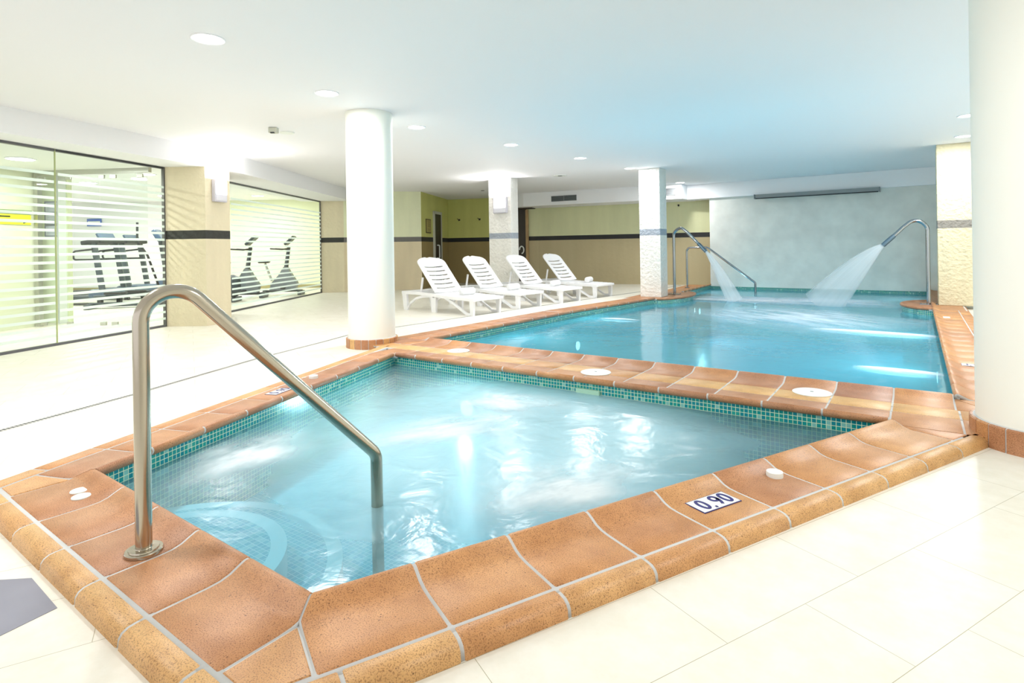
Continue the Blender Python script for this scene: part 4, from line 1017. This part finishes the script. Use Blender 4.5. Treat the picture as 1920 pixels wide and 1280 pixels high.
# gym shell
def gslab(name, l0, d0, l1, d1, z0, z1, m, th=.1, side=1):
    bm = B(); slab(bm, G(l0, d0), G(l1, d1), th, z0, z1, side); return struct(name, bm, m)
gslab('wall_gym_back', -16, 17.0, -8.6, 17.0, 0, 2.8, M_GYMWHITE); gslab('wall_gym_back_lime', -8.6, 17.0, -4.2, 17.0, 0, 2.8, M_GYMWALL)
gslab('wall_gym_left', -16, 8.5, -16, 17, 0, 2.8, M_GYMWHITE)
gslab('wall_gym_side', -7.62, 9.2, -7.13, 9.2, 0, 2.8, M_GYMWALL)
gslab('wall_gym_foyer', -7.75, 6.2, -7.30, 8.9, 0, 2.8, plain('foyer_paint', (.70, .72, .55), .7))
gslab('wall_gym_end', -7.15, 9.2, -11.5, 13.0, 0, 2.8, M_GYMWHITE)
gslab('wall_gym_right', -4.3, 15.2, -4.3, 17, 0, 2.8, M_GYMWALL)
bm = B(); slab(bm, G(-16, 16.99), G(-4.2, 16.99), .02, 0, .10, -1); struct('baseboard_gym', bm, M_SKIRT)
bm = B(); prism(bm, [(-7.2, -.9), G(-5.25, 8.4), G(-7.5, 8.9), (-11.6, -.9)][::-1], ZB + .001, ZB + .1); struct('ceiling_foyer', bm, M_GYMWHITE)
gc = [(-9.6, 4.2), (-13.35, 9.0), (-13.7, 20), (-26, 20), (-26, -2), G(-7.6, 8.9)]
bm = B(); prism(bm, gc, 2.62, 2.7); struct('ceiling_gym', bm, M_GYMWHITE)
bm = B(); prism(bm, [(-15.9, -3), (-15.9, 20), (-26, 20), (-26, -3)], -.05, -.0002); struct('floor_gym', bm, M_FLOOR)
# inner glass partition with steel clamps
t = thing('glass_partition', 'inner clear glass door partition with steel clamps seen through the left glass front', 'glass wall', (*G(-6.3, 8.7), 0), YAW)
pl, pr_ = (-1.0, .06), (.90, -.16)
bm = B(); slab(bm, pl, pr_, .06, 2.31, 2.38, 1); slab(bm, (-1.0, .06), (-.94, .055), .08, 0, 2.38, 1); obj('header_frame', bm, M_ALU, t)
for i, (a, b) in enumerate(((.04, .335), (.345, .575), (.585, .985))):
    bm = B(); slab(bm, lerp(pl, pr_, a), lerp(pl, pr_, b), .01, .02, 2.3, 1); obj('pane', bm, M_GLASS, t)
for s in (.08, .31, .60, .70, .93):
    for z in (2.26, .05):
        bm = B(); p = lerp(pl, pr_, s); box(bm, (p[0], p[1] - .004, z), (.09, .03, .055), bev=.003); obj('clamp', bm, M_ALU, t)
# notices and exit sign
t = thing('wall_notice', 'three white notice sheets one above another on the pale gym wall', 'notice', (*G(-7.36, 9.19), 1.70), YAW)
for k in range(3):
    bm = B(); box(bm, (0, -.002, .16 - k * .19), (.25, .004, .185)); obj('sleeve', bm, plain('notice_sleeve', (.30, .30, .38), .6), t)
    bm = B(); box(bm, (0, -.006, .16 - k * .19), (.21, .006, .145)); q = obj('sheet', bm, plain('notice_white', (.7, .7, .75), .6), t)
    bm = B(); 
    for j in range(5): box(bm, (.0, -.010, .05 - j * .024), (.16, .001, .006))
    for v in bm.verts: v.co.z += .16 - k * .19
    obj('print', bm, plain('notice_print', (.35, .37, .5), .6), q)
ex = thing('direction_sign', 'yellow-green direction sign with black arrow pointing right, behind the left glass', 'sign', (*G(-7.335, 8.55), 1.63), YAW - math.radians(81) + PI)
ex.rotation_euler = (0, 0, math.atan2(*(Vector(G(-7.30, 8.9)) - Vector(G(-7.75, 6.2))).yx) )
ex.location = (*(Vector(G(-7.385, 8.42)) ), 1.63)
bm = B(); box(bm, (0, -.012, 0), (.62, .02, .15)); obj('panel', bm, plain('sign_yellow', (.75, .78, .05), .5), ex)
bm = B(); box(bm, (0, -.014, .115), (.64, .03, .05)); obj('top_bar', bm, plain('sign_green', (.16, .30, .04), .5), ex)
bm = B(); box(bm, (-.02, -.024, -.035), (.42, .003, .012))
v = [bm.verts.new(p) for p in ((.19, -.025, -.01), (.19, -.025, -.06), (.25, -.025, -.035))]; bm.faces.new(v); box(bm, (-.08, -.024, .04), (.16, .003, .018)); obj('arrow', bm, M_BLACK, ex)
t = thing('gym_poster', 'small blue and white framed poster on the bright gym wall above the treadmills', 'poster', (*G(-12.35, 16.97), 2.03), YAW)
bm = B(); box(bm, (0, -.01, 0), (.42, .02, .22)); obj('frame', bm, plain('poster_blue', (.08, .16, .55), .5), t)
bm = B(); box(bm, (0, -.022, 0), (.36, .004, .07)); obj('sheet', bm, M_LID, t)
# gym ceiling lights
def glight():
    t = thing('gym_downlight', 'x', 'ceiling light'); bm = B(); lathe(bm, [(.15, 0), (.15, -.012), (0, -.014)], seg=32); obj('diffuser', bm, M_LAMP, t)
    bm = B(); lathe(bm, [(.17, 0), (.165, -.014), (.15, -.012)], seg=32); obj('trim_ring', bm, M_WHITE, t); area('light', (0, 0, -.03), .3, GYM_W, (1, 1, .96), parent=t); return t
g0 = glight()
for i, (l, d, z, lab) in enumerate([(-7.0, 13.3, 2.62, 'gym ceiling light nearest the right glass front'), (-6.9, 15.6, 2.62, 'gym ceiling light near the back wall seen through the right glass front'), (-9.2, 15.2, 2.62, 'gym ceiling light near the back wall seen through the left glass front'),
                                 (-9.0, 12.2, 2.62, 'gym ceiling light above the treadmills'), (-11.5, 14.3, 2.62, 'gym ceiling light deep at the left of the gym'), (-7.0, 11.0, 2.62, 'gym ceiling light above the elliptical trainer'), (-6.5, 7.6, ZB, 'foyer ceiling light behind the left glass front')]):
    o = g0 if i == 0 else copy_tree(g0); x, y = G(l, d); o.location = (x, y, z); o['label'] = lab; o['group'] = 'round lights in the gym ceiling'
# machines
M_BLUEG = plain('blue_grey_plastic', (.06, .10, .17), .4); M_SILV = plain('silver_grey', (.22, .25, .28), .4)
def treadmill(l, d, label, rz=0):
    t = thing('treadmill', label, 'treadmill', (*G(l, d), 0), YAW + rz)
    bm = B(); box(bm, (-.85, 0, .16), (1.75, .72, .10), bev=.02); obj('deck', bm, M_GREY, t)
    bm = B(); box(bm, (-.95, 0, .215), (1.45, .50, .012)); obj('belt', bm, M_BLACK, t)
    bm = B(); box(bm, (-.05, 0, .24), (.55, .76, .20), bev=.06); obj('motor_cover', bm, M_BLUEG, t)
    for s in (-1, 1):
        bm = B(); box(bm, (-.10, s * .34, .78), (.11, .05, 1.18), rot=Matrix.Rotation(-.17, 4, 'Y')); obj('upright', bm, M_GREY, t)
        bm = B(); tube(bm, fillet([(-.2, s * .36, 1.2), (-.62, s * .36, 1.16), (-.62, s * .36, .98), (-.16, s * .36, .98)], .06, 5), .02, 8); obj('handrail', bm, M_BLACK, t)
    bm = B(); box(bm, (-.24, 0, 1.36), (.42, .78, .09), bev=.02, rot=Matrix.Rotation(-.12, 4, 'Y')); obj('console', bm, M_BLACK, t)
    bm = B(); box(bm, (-.16, 0, 1.45), (.04, .5, .20), rot=Matrix.Rotation(-.5, 4, 'Y')); obj('display', bm, M_BLUEG, t)
    for x in (-1.6, -.1):
        for s in (-1, 1): bm = B(); box(bm, (x, s * .3, .055), (.09, .07, .11)); obj('foot', bm, M_BLACK, t)
    return t
def bike(l, d, label, rz=0, body=M_SILV):
    t = thing('exercise_bike', label, 'exercise bike', (*G(l, d), 0), YAW + rz)
    bm = B()
    p = [(-.32, .12), (.30, .12), (.34, .30), (.20, .52), (.10, .70), (.02, .70), (-.10, .50), (-.28, .30)]
    a = [bm.verts.new((x, -.11, z)) for x, z in p]; b = [bm.verts.new((x, .11, z)) for x, z in p]; bm.faces.new(a); bm.faces.new(b[::-1])
    for k in range(len(p)): bm.faces.new((a[k], b[k], b[(k + 1) % len(p)], a[(k + 1) % len(p)]))
    obj('body', bm, body, t)
    bm = B(); tube(bm, [(.06, 0, .65), (.14, 0, 1.22)], [.055, .04], 10); obj('stem', bm, M_GREY, t)
    bm = B(); box(bm, (.17, 0, 1.36), (.30, .34, .06), bev=.015, rot=Matrix.Rotation(-.75, 4, 'Y')); obj('console', bm, M_GREY, t)
    bm = B(); tube(bm, fillet([(-.25, -.24, 1.16), (.05, -.24, 1.14), (.14, -.1, 1.16), (.14, .1, 1.16), (.05, .24, 1.14), (-.25, .24, 1.16)], .04, 4), .018, 8); obj('handlebar', bm, M_BLACK, t)
    bm = B(); tube(bm, [(-.28, 0, .35), (-.44, 0, .80)], .03, 10); obj('seat_post', bm, M_ALU, t)
    bm = B(); box(bm, (-.46, 0, .84), (.26, .22, .07), bev=.03); obj('saddle', bm, M_BLACK, t)
    for x in (-.45, .42): bm = B(); box(bm, (x, 0, .05), (.09, .5, .10), bev=.02); obj('foot_bar', bm, M_GREY, t)
    bm = B(); box(bm, (-.02, 0, .10), (.95, .09, .05)); obj('base_beam', bm, M_GREY, t)
    for s in (-1, 1): bm = B(); box(bm, (.02, s * .17, .32 + s * .14), (.10, .10, .03)); obj('pedal', bm, M_BLACK, t)
    return t
def elliptical(l, d, label, rz=0, body=M_BLUEG):
    t = thing('elliptical_trainer', label, 'elliptical trainer', (*G(l, d), 0), YAW + rz)
    bm = B(); box(bm, (.45, 0, .34), (.55, .30, .50), bev=.14); obj('body', bm, body, t)
    bm = B(); box(bm, (-.25, 0, .07), (1.5, .12, .08)); box(bm, (-.95, 0, .05), (.1, .55, .09)); box(bm, (.62, 0, .05), (.1, .6, .09)); obj('base_frame', bm, M_GREY, t)
    bm = B(); tube(bm, [(.40, 0, .5), (.28, 0, 1.35)], .045, 10); obj('mast', bm, M_GREY, t)
    bm = B(); box(bm, (.25, 0, 1.46), (.10, .40, .26), bev=.03, rot=Matrix.Rotation(-.5, 4, 'Y')); obj('console', bm, body, t)
    for s in (-1, 1):
        bm = B(); tube(bm, fillet([(.30, s * .28, .45), (.22 + s * .1, s * .29, 1.05), (.10 + s * .16, s * .29, 1.35), (.12 + s * .18, s * .27, 1.72)], .15, 5), .022, 8); obj('swing_arm', bm, M_BLACK, t)
        bm = B(); tube(bm, [(.35, s * .2, .30 + s * .05), (-.85, s * .2, .22 - s * .03)], .025, 8); obj('foot_rail', bm, M_GREY, t)
        bm = B(); box(bm, (-.35 + s * .12, s * .2, .31), (.38, .15, .05), bev=.015); obj('foot_pad', bm, M_BLACK, t)
    return t
treadmill(-8.75, 12.6, 'dark treadmill nearest the left glass front'); treadmill(-9.05, 13.9, 'second dark treadmill behind the first one')
elliptical(-7.55, 11.8, 'blue-grey elliptical trainer behind the treadmills, next to the beige pillar', .3); bike(-8.6, 15.2, 'exercise bike at the back of the gym beyond the treadmills', .2, M_GREY)
elliptical(-6.75, 12.6, 'dark elliptical trainer at the left end of the right glass front', .2, M_GREY)
bike(-6.35, 13.6, 'left exercise bike behind the right glass front', .15, M_SILV); bike(-5.75, 14.4, 'right exercise bike behind the right glass front', .15, M_SILV)

# pool lamps under the water line
def pool_lamp(x, y, z, rz, label, e, parent):
    """round lamp set in a basin wall, local -y shines into the water"""
    o = bpy.data.objects.new('pool_lamp', None); COL.objects.link(o); o.location = (x - parent.location.x, y - parent.location.y, z); o.rotation_euler = (0, 0, rz); o.parent = parent
    bm = B(); lathe(bm, [(.11, 0), (.11, .02), (.085, .028)], seg=28); bmesh.ops.rotate(bm, verts=bm.verts, matrix=Matrix.Rotation(PI / 2, 3, 'X')); obj('rim', bm, M_CHROME, o, True)
    bm = B(); lathe(bm, [(.086, .024), (.05, .034), (0, .036)], seg=28); bmesh.ops.rotate(bm, verts=bm.verts, matrix=Matrix.Rotation(PI / 2, 3, 'X')); obj('lens', bm, M_LENS, o, True)
    area('light', (0, -.06, 0), .16, e, (.97, 1, 1), (-PI / 2, 0, 0), o)
for x, y, rz in ((.215, 6.05, -PI / 2), (.215, 8.35, -PI / 2), (-4.5, 8.15, PI / 2), (-4.45, 6.0, PI / 2), (.215, 13.6, -PI / 2), (-4.28, 13.8, PI / 2)):
    pool_lamp(x, y, -.5, rz, '', POOL_W, main)
for x, y, rz in ((-3.3, 3.97, 0), (-2.3, 1.045, PI)):
    pool_lamp(x, y, -.33, rz, '', POOL_W * .5, spa)
